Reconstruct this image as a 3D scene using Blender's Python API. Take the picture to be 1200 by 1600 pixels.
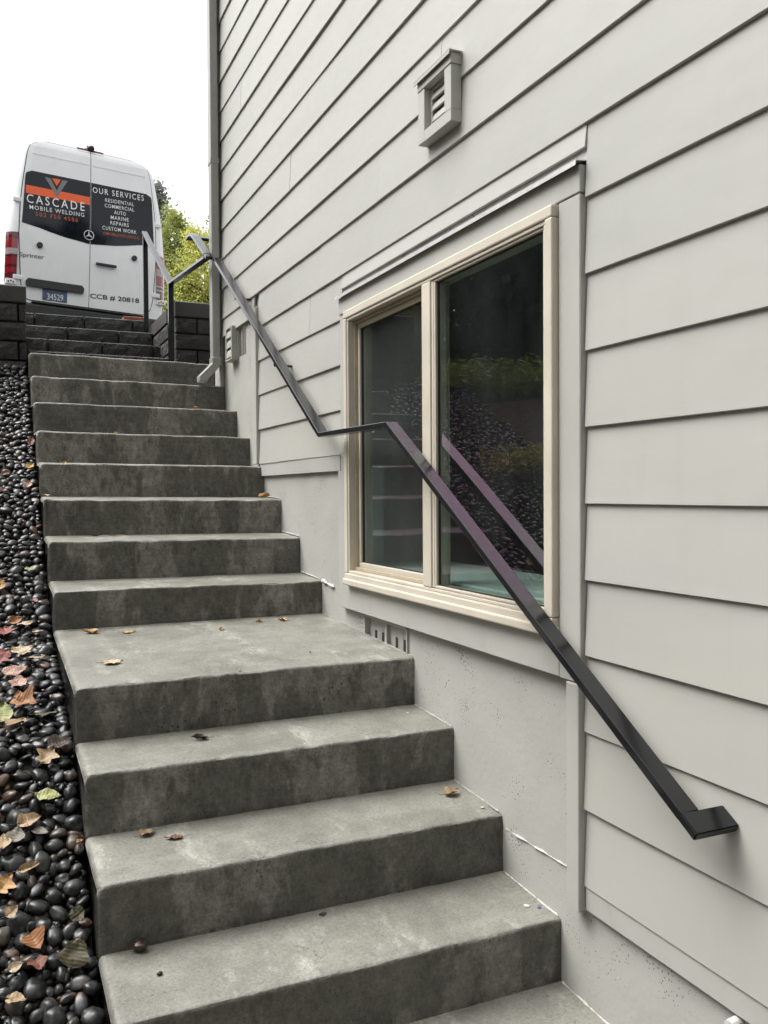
import bpy, bmesh, math, random
import numpy as np
from mathutils import Vector, Matrix, noise, Quaternion

for o in list(bpy.data.objects):
    bpy.data.objects.remove(o, do_unlink=True)
scene = bpy.context.scene
COL = scene.collection
R = math.radians
random.seed(7)

# ------------------------------------------------------------------ camera
cam_data = bpy.data.cameras.new('camera')
cam_data.sensor_fit = 'HORIZONTAL'
cam_data.sensor_width = 36.0
cam_data.lens = 36.0 * 1374.65 / 1200.0
cam_data.clip_start = 0.05
cam_data.clip_end = 2000
cam = bpy.data.objects.new('camera', cam_data)
COL.objects.link(cam)
CAM = Vector((-1.27601, -0.85012, 0.09507))
_yaw, _pitch, _roll = R(24.0568), R(-1.3024), R(-0.36423)
_f = Vector((math.sin(_yaw) * math.cos(_pitch), math.cos(_yaw) * math.cos(_pitch), math.sin(_pitch)))
_r0 = Vector((math.cos(_yaw), -math.sin(_yaw), 0))
_u0 = _r0.cross(_f)
_r = _r0 * math.cos(_roll) + _u0 * math.sin(_roll)
_u = -_r0 * math.sin(_roll) + _u0 * math.cos(_roll)
cam.matrix_world = Matrix(((_r.x, _u.x, -_f.x, CAM.x), (_r.y, _u.y, -_f.y, CAM.y), (_r.z, _u.z, -_f.z, CAM.z), (0, 0, 0, 1)))
scene.camera = cam

# ------------------------------------------------------------------ sky, sun, exposure (overcast)
SUN_DIR = Vector((-0.58, 0.32, 1.10)).normalized()      # towards the brightest part of the cloud
world = bpy.data.worlds.new('World')
scene.world = world
world.use_nodes = True
wn, wl = world.node_tree.nodes, world.node_tree.links
wn.clear()
w_out = wn.new('ShaderNodeOutputWorld')
w_bg = wn.new('ShaderNodeBackground')
w_sky = wn.new('ShaderNodeTexSky')
w_sky.sky_type = 'NISHITA'
w_sky.sun_disc = False
w_sky.sun_elevation = math.asin(SUN_DIR.z)
w_sky.sun_rotation = math.atan2(SUN_DIR.x, SUN_DIR.y)
w_sky.air_density = 1.0
w_sky.dust_density = 4.0
w_sky.ozone_density = 1.0
w_hsv = wn.new('ShaderNodeHueSaturation')            # cloud cover takes the blue out of the sky
w_hsv.inputs['Saturation'].default_value = 0.12
w_bg.inputs['Strength'].default_value = 0.15
wl.new(w_sky.outputs['Color'], w_hsv.inputs['Color'])
wl.new(w_hsv.outputs['Color'], w_bg.inputs['Color'])
wl.new(w_bg.outputs['Background'], w_out.inputs['Surface'])

sun_data = bpy.data.lights.new('sun', 'SUN')
sun_data.energy = 0.95
sun_data.angle = R(45)
sun_data.color = (1.0, 0.975, 0.94)
sun = bpy.data.objects.new('sun', sun_data)
COL.objects.link(sun)
sun.rotation_euler = SUN_DIR.to_track_quat('Z', 'Y').to_euler()
sun.location = (-5, 6, 14)

scene.view_settings.view_transform = 'Standard'
scene.view_settings.look = 'None'
scene.view_settings.exposure = 1.52
scene.view_settings.gamma = 1.0
scene.view_settings.use_curve_mapping = False
scene.cycles.max_bounces = 7
scene.cycles.diffuse_bounces = 3
scene.cycles.transparent_max_bounces = 8
scene.cycles.caustics_reflective = False
scene.cycles.caustics_refractive = False

# ------------------------------------------------------------------ measured layout (metres; wall face x = 0)
XL, XR = -1.067, 0.020
NY = [0.9719, 1.2476, 1.5329, 1.8097, 2.7148, 3.0003, 3.2864, 3.5713, 3.8421, 4.1114, 4.3863, 4.6657]
NZ = [-0.9804, -0.8083, -0.6337, -0.4611, -0.2795, -0.1055, 0.0664, 0.2367, 0.4035, 0.5734, 0.7424, 0.9133]
ZB = {-5: -0.8477, -4: -0.6626, -3: -0.4771, -2: -0.2954, -1: -0.1159, 0: 0.0644, 1: 0.2443, 2: 0.4226, 3: 0.6014, 4: 0.7792,
      5: 0.9525, 6: 1.1321, 7: 1.3092, 8: 1.4857, 9: 1.6599, 10: 1.8349, 11: 2.0084, 12: 2.1833, 13: 2.3578, 14: 2.5329,
      15: 2.7104, 16: 2.8879}
for k in range(17, 26):
    ZB[k] = ZB[16] + (k - 16) * 0.177
TREAD_FALL = 0.04
_SY = [-3, .45, .97, 1.81, 2.715, 4.666, 4.80, 5.2, 6.0, 30]
_SZ = [-1.34, -1.33, -1.152, -.634, -.45, .755, .872, 1.0, 1.36, 1.5]


def slope_z(y):
    return float(np.interp(y, _SY, _SZ))


# ------------------------------------------------------------------ helpers
def link(o, parent=None):
    COL.objects.link(o)
    if parent is not None:
        o.parent = parent
    return o


def tag(o, label=None, cat=None, group=None, kind=None):
    if label: o['label'] = label
    if cat: o['category'] = cat
    if group: o['group'] = group
    if kind: o['kind'] = kind
    return o


def empty(name, loc=(0, 0, 0), rot=(0, 0, 0)):
    o = bpy.data.objects.new(name, None)
    o.empty_display_size = 0.1
    o.location = loc
    o.rotation_euler = rot
    return link(o)


def mesh(name, verts, faces, mat=None, parent=None, smooth=False):
    me = bpy.data.meshes.new(name)
    me.from_pydata([tuple(v) for v in verts], [], faces)
    me.update()
    if mat: me.materials.append(mat)
    if smooth: me.shade_smooth()
    return link(bpy.data.objects.new(name, me), parent)


def bm_obj(name, bm, mat, parent=None, smooth=False):
    bmesh.ops.recalc_face_normals(bm, faces=bm.faces[:])
    me = bpy.data.meshes.new(name)
    bm.to_mesh(me)
    bm.free()
    if mat: me.materials.append(mat)
    if smooth: me.shade_smooth()
    return link(bpy.data.objects.new(name, me), parent)


def bm_box(bm, a, b, bev=0.0, seg=1, M=None):
    """axis-aligned box a..b, edges rounded by bev, then moved by the matrix M"""
    t = bmesh.new()
    (x0, y0, z0), (x1, y1, z1) = a, b
    vs = [t.verts.new(p) for p in ((x0, y0, z0), (x1, y0, z0), (x1, y1, z0), (x0, y1, z0), (x0, y0, z1), (x1, y0, z1), (x1, y1, z1), (x0, y1, z1))]
    for f in ((0, 3, 2, 1), (4, 5, 6, 7), (0, 1, 5, 4), (1, 2, 6, 5), (2, 3, 7, 6), (3, 0, 4, 7)):
        t.faces.new([vs[i] for i in f])
    if bev > 0:
        bmesh.ops.bevel(t, geom=t.edges[:], offset=bev, segments=seg, profile=0.5, affect='EDGES')
    if M is not None:
        t.transform(M)
    bm_add(bm, t)


def bm_add(bm, t):
    m = bpy.data.meshes.new('t')
    t.to_mesh(m)
    t.free()
    bm.from_mesh(m)
    bpy.data.meshes.remove(m)


def box(name, a, b, mat, parent=None, bev=0.0, seg=1, M=None):
    bm = bmesh.new()
    bm_box(bm, a, b, bev, seg, M)
    return bm_obj(name, bm, mat, parent)


def tube_pts(path, rad, n=8):
    vs, fs = [], []
    path = [Vector(p) for p in path]
    for i, p in enumerate(path):
        d = (path[min(i + 1, len(path) - 1)] - path[max(i - 1, 0)]).normalized()
        q = d.to_track_quat('Z', 'Y')
        r = rad[i] if isinstance(rad, (list, tuple)) else rad
        for j in range(n):
            a = 2 * math.pi * j / n
            vs.append(p + q @ Vector((math.cos(a) * r, math.sin(a) * r, 0)))
    for i in range(len(path) - 1):
        for j in range(n):
            a, b = i * n + j, i * n + (j + 1) % n
            fs.append((a, b, b + n, a + n))
    fs.append(tuple(range(n))[::-1])
    fs.append(tuple(range((len(path) - 1) * n, len(path) * n)))
    return vs, fs


# ------------------------------------------------------------------ materials
class NT:
    def __init__(self, name):
        self.m = bpy.data.materials.new(name)
        self.m.use_nodes = True
        self.t = self.m.node_tree
        self.n, self.l = self.t.nodes, self.t.links
        self.b = self.n['Principled BSDF']
        self.pos = None

    def node(self, t, **kw):
        x = self.n.new(t)
        for k, v in kw.items():
            setattr(x, k, v)
        return x

    def set(self, **kw):
        for k, v in kw.items():
            s = self.b.inputs[k.replace('_', ' ')]
            if isinstance(v, (tuple, list)) and len(v) == 3:
                v = (*v, 1.0)
            s.default_value = v
        return self

    def P(self, scale=(1, 1, 1), obj=False):
        if obj:
            tc = self.node('ShaderNodeTexCoord').outputs['Object']
        else:
            tc = self.node('ShaderNodeNewGeometry').outputs['Position']
        mp = self.node('ShaderNodeMapping')
        mp.inputs['Scale'].default_value = scale
        self.l.new(tc, mp.inputs['Vector'])
        return mp.outputs['Vector']

    def noise(self, vec, scale, detail=4, rough=0.55, dist=0.0):
        x = self.node('ShaderNodeTexNoise')
        x.inputs['Scale'].default_value = scale
        x.inputs['Detail'].default_value = detail
        x.inputs['Roughness'].default_value = rough
        x.inputs['Distortion'].default_value = dist
        self.l.new(vec, x.inputs['Vector'])
        return x.outputs['Fac']

    def voro(self, vec, scale, rand=1.0, feature='F1'):
        x = self.node('ShaderNodeTexVoronoi', feature=feature)
        x.inputs['Scale'].default_value = scale
        x.inputs['Randomness'].default_value = rand
        self.l.new(vec, x.inputs['Vector'])
        return x

    def ramp(self, fac, stops):
        x = self.node('ShaderNodeValToRGB')
        e = x.color_ramp.elements
        while len(e) > 1:
            e.remove(e[-1])
        for i, (p, c) in enumerate(stops):
            if not isinstance(c, (tuple, list)): c = (c, c, c)
            el = e[0] if i == 0 else e.new(p)
            el.position = p
            el.color = (*c, 1.0)
        self.l.new(fac, x.inputs['Fac'])
        return x.outputs['Color']

    def mix(self, fac, a, b, mode='MIX'):
        x = self.node('ShaderNodeMix', data_type='RGBA', blend_type=mode)
        for s, v in ((x.inputs[0], fac), (x.inputs[6], a), (x.inputs[7], b)):
            if hasattr(v, 'is_linked'):
                self.l.new(v, s)
            elif isinstance(v, (tuple, list)):
                s.default_value = (*v, 1.0)
            else:
                s.default_value = v
        return x.outputs[2]

    def math(self, op, a, b=0.0, clamp=False):
        x = self.node('ShaderNodeMath', operation=op, use_clamp=clamp)
        for s, v in ((x.inputs[0], a), (x.inputs[1], b)):
            if hasattr(v, 'is_linked'): self.l.new(v, s)
            else: s.default_value = v
        return x.outputs[0]

    def to(self, sock, out):
        self.l.new(out, self.b.inputs[sock])
        return self

    def bump(self, *hs):
        last = None
        for h, strength, dist in hs:
            x = self.node('ShaderNodeBump')
            x.inputs['Strength'].default_value = strength
            x.inputs['Distance'].default_value = dist
            self.l.new(h, x.inputs['Height'])
            if last is not None: self.l.new(last, x.inputs['Normal'])
            last = x.outputs['Normal']
        self.l.new(last, self.b.inputs['Normal'])
        return self

    def rand(self):
        return self.node('ShaderNodeObjectInfo').outputs['Random']


def plain(name, col, rough=0.5, metal=0.0, vary=0.08, bumpy=0.0, scale=30, spec=0.5, coat=0.0):
    m = NT(name)
    f = m.noise(m.P(), scale, 5)
    lo = tuple(c * (1 - vary) for c in col)
    hi = tuple(min(1, c * (1 + vary)) for c in col)
    m.to('Base Color', m.ramp(f, [(0.3, lo), (0.7, hi)]))
    m.to('Roughness', m.ramp(f, [(0.25, rough * 0.85), (0.75, min(1, rough * 1.15))]))
    m.set(Metallic=metal, Specular_IOR_Level=spec, Coat_Weight=coat)
    if bumpy: m.bump((m.noise(m.P(), scale * 3, 4), bumpy, 0.002))
    return m.m


WALL = (0.404, 0.402, 0.368)


def siding_mat():
    m = NT('painted_siding')
    base = m.noise(m.P((1, .25, 1)), 2.2, 3)
    fine = m.noise(m.P((1, .12, 1)), 160, 4, .6)
    tint = m.mix(m.rand(), tuple(c * .965 for c in WALL), tuple(c * 1.03 for c in WALL))
    c1 = m.mix(m.ramp(base, [(.3, 0.0), (.75, 1.0)]), (.93, .935, .95), (1.03, 1.02, 1.0))
    c = m.mix(1.0, tint, c1, 'MULTIPLY')
    dirt = m.ramp(m.noise(m.P((1, 1, .18)), 9, 5, .7), [(.52, 0.0), (.8, .16)])
    c = m.mix(dirt, c, (.30, .29, .25))
    speck = m.ramp(m.voro(m.P(), 26).outputs['Distance'], [(.02, 1.0), (.035, 0.0)])
    sel = m.ramp(m.noise(m.P(), 6, 2), [(.60, 0.0), (.62, 1.0)])
    c = m.mix(m.math('MULTIPLY', speck, sel), c, (.17, .155, .12))
    m.to('Base Color', c)
    m.to('Roughness', m.ramp(fine, [(.3, .42), (.7, .6)]))
    m.set(Specular_IOR_Level=0.35)
    m.bump((m.noise(m.P((1, .5, .8)), 5, 3), .30, .012), (fine, .06, .002))
    return m.m


def trim_mat():
    m = NT('painted_trim')
    n = m.noise(m.P(), 3, 4)
    c = m.mix(m.ramp(n, [(.3, 0.0), (.7, 1.0)]), tuple(a * .93 for a in WALL), tuple(a * 1.04 for a in WALL))
    d = m.ramp(m.noise(m.P((1, 1, .3)), 14, 6, .7), [(.57, 0.0), (.80, .3)])
    m.to('Base Color', m.mix(d, c, (.27, .26, .21)))
    g = m.noise(m.P(), 140, 3)
    m.to('Roughness', m.ramp(g, [(.3, .42), (.7, .6)]))
    m.set(Specular_IOR_Level=0.35)
    m.bump((g, .12, .002), (n, .2, .006))
    return m.m


def foundation_mat():
    m = NT('painted_concrete')
    n = m.noise(m.P(), 2.5, 5)
    c = m.mix(m.ramp(n, [(.3, 0.0), (.7, 1.0)]), tuple(a * .86 for a in WALL), tuple(a * .99 for a in WALL))
    v = m.voro(m.P((1, 1, .85)), 58)
    size = m.noise(m.P(), 5, 3)
    thr = m.ramp(size, [(.44, 0.0), (.72, .22)])
    pit = m.math('LESS_THAN', v.outputs['Distance'], thr)
    v2 = m.voro(m.P((1, 1, .9)), 130)
    pit2 = m.math('LESS_THAN', v2.outputs['Distance'], m.ramp(m.noise(m.P((1, .8, 1)), 9, 3), [(.43, 0.0), (.68, .30)]))
    pits = m.math('MAXIMUM', pit, pit2)
    c = m.mix(m.math('MULTIPLY', pits, .9), c, (.085, .080, .065))
    chip = m.ramp(m.noise(m.P(), 60, 3, .8), [(.71, 0.0), (.74, 1.0)])
    sel = m.ramp(m.noise(m.P(), 4, 2), [(.50, 0.0), (.60, 1.0)])
    c = m.mix(m.math('MULTIPLY', chip, sel), c, (.78, .76, .70))
    m.to('Base Color', c)
    m.set(Roughness=.62, Specular_IOR_Level=.3)
    inv = m.math('SUBTRACT', 1.0, pits)
    m.bump((n, .35, .02), (m.noise(m.P(), 55, 5), .22, .004), (inv, .7, .004))
    return m.m


def concrete_mat():
    m = NT('weathered_concrete')
    big = m.noise(m.P((1, 1, 1)), 1.7, 5, .6)
    mid = m.noise(m.P((1, 1, .7)), 9, 6, .65)
    fine = m.noise(m.P(), 130, 5, .7)
    # tread light and riser shade painted by face direction, plus wear, damp and grime
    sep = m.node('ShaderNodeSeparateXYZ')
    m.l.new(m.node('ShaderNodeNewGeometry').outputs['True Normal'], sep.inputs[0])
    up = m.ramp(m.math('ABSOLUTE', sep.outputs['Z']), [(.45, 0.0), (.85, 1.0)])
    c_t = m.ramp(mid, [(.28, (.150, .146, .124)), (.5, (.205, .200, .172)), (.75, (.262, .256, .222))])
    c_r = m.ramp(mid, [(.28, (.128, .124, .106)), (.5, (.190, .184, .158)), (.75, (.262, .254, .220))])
    # damp stains with ragged, mostly upright edges
    wet = m.ramp(m.noise(m.P((1.5, 1, .6)), 2.6, 8, .62, .25), [(.47, 0.0), (.50, 1.0)])
    c_r = m.mix(m.math('MULTIPLY', wet, .56), c_r, (.038, .038, .031))
    mould = m.ramp(m.noise(m.P((1.3, 1, .6)), 13, 9, .78), [(.50, 0.0), (.62, .7)])
    c_r = m.mix(mould, c_r, (.060, .054, .042))
    pale = m.ramp(m.noise(m.P((1.2, .5, 1)), 4.2, 9, .80), [(.54, 0.0), (.64, .75)])
    c_t = m.mix(pale, c_t, (.41, .40, .355))
    damp_t = m.ramp(m.noise(m.P((.7, 1.3, 1)), 3.1, 5, .6), [(.50, 0.0), (.62, .45)])
    c_t = m.mix(damp_t, c_t, (.125, .121, .100))
    blotch = m.ramp(m.noise(m.P((1, 1, .8)), 38, 6, .75), [(.30, .50), (.52, 1.0), (.72, 1.45)])
    c_r = m.mix(.85, c_r, m.mix(1.0, c_r, blotch, 'MULTIPLY'))
    form = m.noise(m.P((.25, .25, 34)), 3, 3)
    c_r = m.mix(1.0, c_r, m.ramp(form, [(.35, .93), (.65, 1.05)]), 'MULTIPLY')
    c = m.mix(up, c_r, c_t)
    v = m.voro(m.P(), 70)
    pit = m.math('LESS_THAN', v.outputs['Distance'], m.ramp(m.noise(m.P(), 6, 3), [(.44, 0.0), (.74, .30)]))
    vb2 = m.voro(m.P((1, 1, .7)), 34)
    pit = m.math('MAXIMUM', pit, m.math('LESS_THAN', vb2.outputs['Distance'], m.ramp(m.noise(m.P(), 11, 3), [(.56, 0.0), (.76, .24)])))
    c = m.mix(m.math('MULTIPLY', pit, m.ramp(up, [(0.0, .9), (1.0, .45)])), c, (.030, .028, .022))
    grit = m.ramp(fine, [(.32, .72), (.68, 1.24)])
    c = m.mix(1.0, c, grit, 'MULTIPLY')
    m.to('Base Color', c)
    m.to('Roughness', m.mix(up, m.ramp(wet, [(0.0, .6), (1.0, .34)]), m.ramp(big, [(.3, .34), (.7, .52)])))
    m.set(Specular_IOR_Level=.5)
    broom = m.noise(m.P((1, 22, 22)), 6, 4, .6)
    inv = m.math('SUBTRACT', 1.0, pit)
    m.bump((mid, .45, .008), (broom, .35, .004), (fine, .6, .004), (inv, .9, .004))
    return m.m


def block_mat():
    m = NT('split_face_block')
    n = m.noise(m.P(), 7, 6, .7)
    f = m.noise(m.P(), 70, 5, .75)
    t = m.mix(m.rand(), (.024, .0225, .0215), (.046, .043, .041))
    c = m.mix(1.0, t, m.ramp(n, [(.25, .55), (.75, 1.5)]), 'MULTIPLY')
    c = m.mix(1.0, c, m.ramp(f, [(.3, .5), (.7, 1.6)]), 'MULTIPLY')
    m.to('Base Color', c)
    m.set(Roughness=.72)
    m.bump((n, 1.0, .05), (f, 1.0, .012))
    return m.m


def cap_mat():
    m = NT('smooth_cap_block')
    f = m.noise(m.P(), 90, 5, .7)
    c = m.mix(m.rand(), (.038, .035, .034), (.056, .052, .050))
    m.to('Base Color', m.mix(1.0, c, m.ramp(f, [(.3, .75), (.7, 1.25)]), 'MULTIPLY'))
    m.set(Roughness=.6)
    m.bump((f, .4, .003))
    return m.m


def pebble_mat(name, lo, hi):
    m = NT(name)
    n = m.noise(m.P((1, 1, 1)), 22, 4, .6)
    c = m.mix(m.rand(), lo, hi)
    nb = m.ramp(m.noise(m.P(), 14, 1), [(.62, 0.0), (.68, .8)])
    c = m.mix(nb, c, (.075, .050, .036))
    m.to('Base Color', m.mix(1.0, c, m.ramp(n, [(.3, .65), (.7, 1.4)]), 'MULTIPLY'))
    m.to('Roughness', m.ramp(m.noise(m.P(), 45, 3), [(.3, .20), (.7, .44)]))
    m.set(Specular_IOR_Level=.42)
    m.bump((m.noise(m.P(), 170, 4), .10, .002))
    return m.m


def leaf_mat(name, col, col2, trans=.25):
    g1, g2 = sum(col) / 3, sum(col2) / 3
    col = tuple((c * .82 + g1 * .18) * .82 for c in col)
    col2 = tuple((c * .82 + g2 * .18) * .80 for c in col2)
    m = NT(name)
    vec = m.P(obj=True)
    n = m.noise(vec, 45, 5, .65)
    c = m.mix(m.ramp(n, [(.3, 0.0), (.7, 1.0)]), col, col2)
    spot = m.ramp(m.noise(vec, 110, 3), [(.66, 0.0), (.72, .7)])
    c = m.mix(spot, c, tuple(a * .35 for a in col2))
    sep = m.node('ShaderNodeSeparateXYZ')
    m.l.new(vec, sep.inputs[0])
    vein = m.math('ABSOLUTE', sep.outputs['Y'])
    rib = m.ramp(vein, [(.0008, .55), (.0016, 0.0)])
    side = m.node('ShaderNodeTexWave', wave_type='BANDS', bands_direction='X')
    side.inputs['Scale'].default_value = 38
    side.inputs['Distortion'].default_value = 1.5
    m.l.new(vec, side.inputs['Vector'])
    sv = m.ramp(side.outputs['Fac'], [(.0, .35), (.12, 0.0)])
    c = m.mix(m.math('MAXIMUM', rib, sv), c, tuple(min(1, a * .55) for a in col2))
    m.to('Base Color', c)
    m.set(Roughness=.55, Specular_IOR_Level=.4)
    m.bump((side.outputs['Fac'], .35, .002), (n, .3, .002))
    return m.m


def foliage_mat(name, a, b):
    m = NT(name)
    n = m.noise(m.P(), 1.6, 4)
    c = m.ramp(n, [(.3, a), (.7, b)])
    m.to('Base Color', c)
    m.set(Roughness=.55, Specular_IOR_Level=.3)
    tr = m.node('ShaderNodeBsdfTranslucent')
    m.l.new(c, tr.inputs['Color'])
    mx = m.node('ShaderNodeMixShader')
    mx.inputs[0].default_value = .42
    out = m.n['Material Output']
    m.l.new(m.b.outputs[0], mx.inputs[1])
    m.l.new(tr.outputs[0], mx.inputs[2])
    m.l.new(mx.outputs[0], out.inputs['Surface'])
    return m.m


def glass_mat(name='window_glass', haze=(.006, .034)):
    """double glazing: clear with mirror reflection from its coated faces"""
    m = NT(name)
    m.n.remove(m.b)
    out = m.n['Material Output']
    tr = m.node('ShaderNodeBsdfTransparent')
    tr.inputs['Color'].default_value = (.66, .78, .74, 1)
    gl = m.node('ShaderNodeBsdfGlossy')
    gl.inputs['Roughness'].default_value = 0.0
    geo = m.node('ShaderNodeNewGeometry')
    dot = m.node('ShaderNodeVectorMath', operation='DOT_PRODUCT')
    m.l.new(geo.outputs['Normal'], dot.inputs[0])
    m.l.new(geo.outputs['Incoming'], dot.inputs[1])
    facing = m.math('SUBTRACT', 1.0, m.math('ABSOLUTE', dot.outputs['Value']), True)
    # interference in the coating: near neutral, with a mauve band at middling angles
    gl_col = m.ramp(facing, [(.0, (.76, .82, .80)), (.42, (.70, .72, .71)), (.475, (.58, .39, .53)), (.575, (.58, .37, .52)), (.605, (.66, .72, .69)), (1.0, (.85, .88, .86))])
    m.l.new(gl_col, gl.inputs['Color'])
    f5 = m.math('POWER', facing, 5.0)
    f2 = m.math('ADD', m.math('MULTIPLY', f5, .80), .125, True)
    film = m.noise(m.P((1, 1, .35)), 5, 6, .7)
    film = m.ramp(film, [(.35, haze[0]), (.75, haze[1])])
    dif = m.node('ShaderNodeBsdfDiffuse')
    dif.inputs['Color'].default_value = (.50, .58, .54, 1)
    m1 = m.node('ShaderNodeMixShader')
    m2 = m.node('ShaderNodeMixShader')
    m.l.new(f2, m1.inputs[0])
    m.l.new(tr.outputs[0], m1.inputs[1])
    m.l.new(gl.outputs[0], m1.inputs[2])
    m.l.new(film, m2.inputs[0])
    m.l.new(m1.outputs[0], m2.inputs[1])
    m.l.new(dif.outputs[0], m2.inputs[2])
    m.l.new(m2.outputs[0], out.inputs['Surface'])
    return m.m


def van_paint():
    m = NT('white_van_paint')
    n = m.noise(m.P(), 2, 4)
    c = m.ramp(n, [(.3, (.76, .765, .76)), (.7, (.82, .822, .815))])
    d = m.ramp(m.noise(m.P((1, 1, .4)), 7, 6, .7), [(.5, 0.0), (.85, .22)])
    m.to('Base Color', m.mix(d, c, (.42, .40, .35)))
    m.set(Roughness=.28, Coat_Weight=.35, Coat_Roughness=.12)
    return m.m


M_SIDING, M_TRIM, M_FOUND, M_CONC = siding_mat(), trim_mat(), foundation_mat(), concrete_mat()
M_BLOCK, M_CAP = block_mat(), cap_mat()
M_VINYL = plain('tan_vinyl', (.55, .50, .412), .42, vary=.06, bumpy=.06, scale=8)
M_VINYL_D = plain('tan_vinyl_track', (.40, .335, .24), .5, vary=.15, scale=20)
M_GLASS = glass_mat()
M_GLASS_H = glass_mat('hazy_window_glass', (.035, .075))
_mr = NT('black_powder_coat')
_mr.set(Base_Color=(.008, .0085, .0095), Specular_IOR_Level=.38)
_mr.to('Roughness', _mr.ramp(_mr.noise(_mr.P(), 7, 2), [(.3, .17), (.7, .23)]))
M_RAIL = _mr.m
M_METAL = plain('bare_flashing', (.62, .61, .58), .30, metal=.55, vary=.08, scale=25)
M_DARK = plain('dark_void', (.012, .012, .011), .8)
M_ROOM = plain('room_wall', (.30, .34, .33), .8)
M_SILL = plain('pale_green_sill', (.40, .43, .41), .4)
M_GASKET = plain('black_rubber', (.018, .018, .018), .55)
M_MORTAR = plain('white_mortar', (.50, .48, .43), .75, vary=.25, bumpy=.8, scale=90)
M_PVC = plain('white_pvc', (.60, .59, .55), .4, vary=.04)
M_DOWN = plain('painted_downspout', tuple(c * .68 for c in WALL), .38, vary=.05, bumpy=.04, scale=12)

# ================================================================== the setting
def terrain():
    xs = sorted(set([-400, -200, -100, -60, -40, -25, -18] + [round(-14 + i * .5, 3) for i in range(25)] + [-1.95, -1.9, -1.46, -1.44, -1.08, -1.05, -.5, 0, .2, 1, 2, 4, 7, 12, 20, 40, 100, 200, 400]))
    ys = sorted(set([-400, -200, -100, -60, -30, -15, -8, -4, -2, -1] + [round(i * .2, 3) for i in range(0, 33)] + [7, 8, 9, 10, 12, 14, 17, 20, 25, 30, 40, 60, 100, 200, 400, 800]))

    def g(x, y):
        z = slope_z(y) - .05
        if x > -1.06 and y < 7: z = min(z - .42, .75)
        if x > .1 and y < 4.6: z = -1.6
        if y > 6.3 and not (x > -1.06 and x < 1 and y < 7): z = 1.36 + min(.33, (y - 6.3) * .08)
        if x < -1.95:
            b = min(-1.95 - x, 9) * .16
            z += b * (1.0 if y < 7 else max(.2, 1 - (y - 7) / 10))
            z += .10 * noise.noise(Vector((x * .6, y * .6, 3)))
        return z
    def g2(x, y):
        z = g(x, y)
        if x < -1.45 and y > 4.5:
            z = min(z, .72 + .035 * (y - 4.5) + max(0, -1.95 - x) * .10 + .06 * noise.noise(Vector((x, y, 9))))
        return z
    vs = [(x, y, g2(x, y)) for y in ys for x in xs]
    nx = len(xs)
    fs = [(j * nx + i, j * nx + i + 1, (j + 1) * nx + i + 1, (j + 1) * nx + i) for j in range(len(ys) - 1) for i in range(nx - 1)]
    m = NT('leaf_litter_soil')
    a = m.noise(m.P(), 14, 7, .75)
    v = m.voro(m.P(), 22)
    c = m.mix(m.ramp(a, [(.35, 0.0), (.65, 1.0)]), (.028, .020, .013), (.095, .062, .036))
    lf = m.ramp(v.outputs['Distance'], [(.18, 1.0), (.3, 0.0)])
    c = m.mix(m.math('MULTIPLY', lf, .7), c, m.mix(v.outputs['Color'], (.10, .055, .022), (.19, .13, .06)))
    m.to('Base Color', c)
    m.set(Roughness=.8)
    m.bump((a, .8, .05), (v.outputs['Distance'], .6, .02))
    return tag(mesh('ground', vs, fs, m.m, smooth=True), kind='structure')


terrain()

m_asph = plain('wet_asphalt', (.050, .050, .052), .5, vary=.3, bumpy=.5, scale=50)
dv = []
for y in np.linspace(6.95, 40, 30):
    z = 1.512 + min(.235, max(0, y - 7.0) * .07)
    dv += [(-9.0, y, z), (2.2, y, z)]
df = [(2 * i, 2 * i + 1, 2 * i + 3, 2 * i + 2) for i in range(29)]
tag(mesh('driveway', dv, df, m_asph, smooth=True), kind='structure')

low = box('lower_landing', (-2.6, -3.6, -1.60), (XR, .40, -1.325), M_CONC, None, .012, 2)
tag(low, kind='structure')

# ================================================================== concrete staircase
stair = empty('concrete_staircase', (XL, .69, -1.33))
tag(stair, 'long weathered grey concrete staircase with a mid landing climbing beside the house wall', 'staircase')


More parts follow.
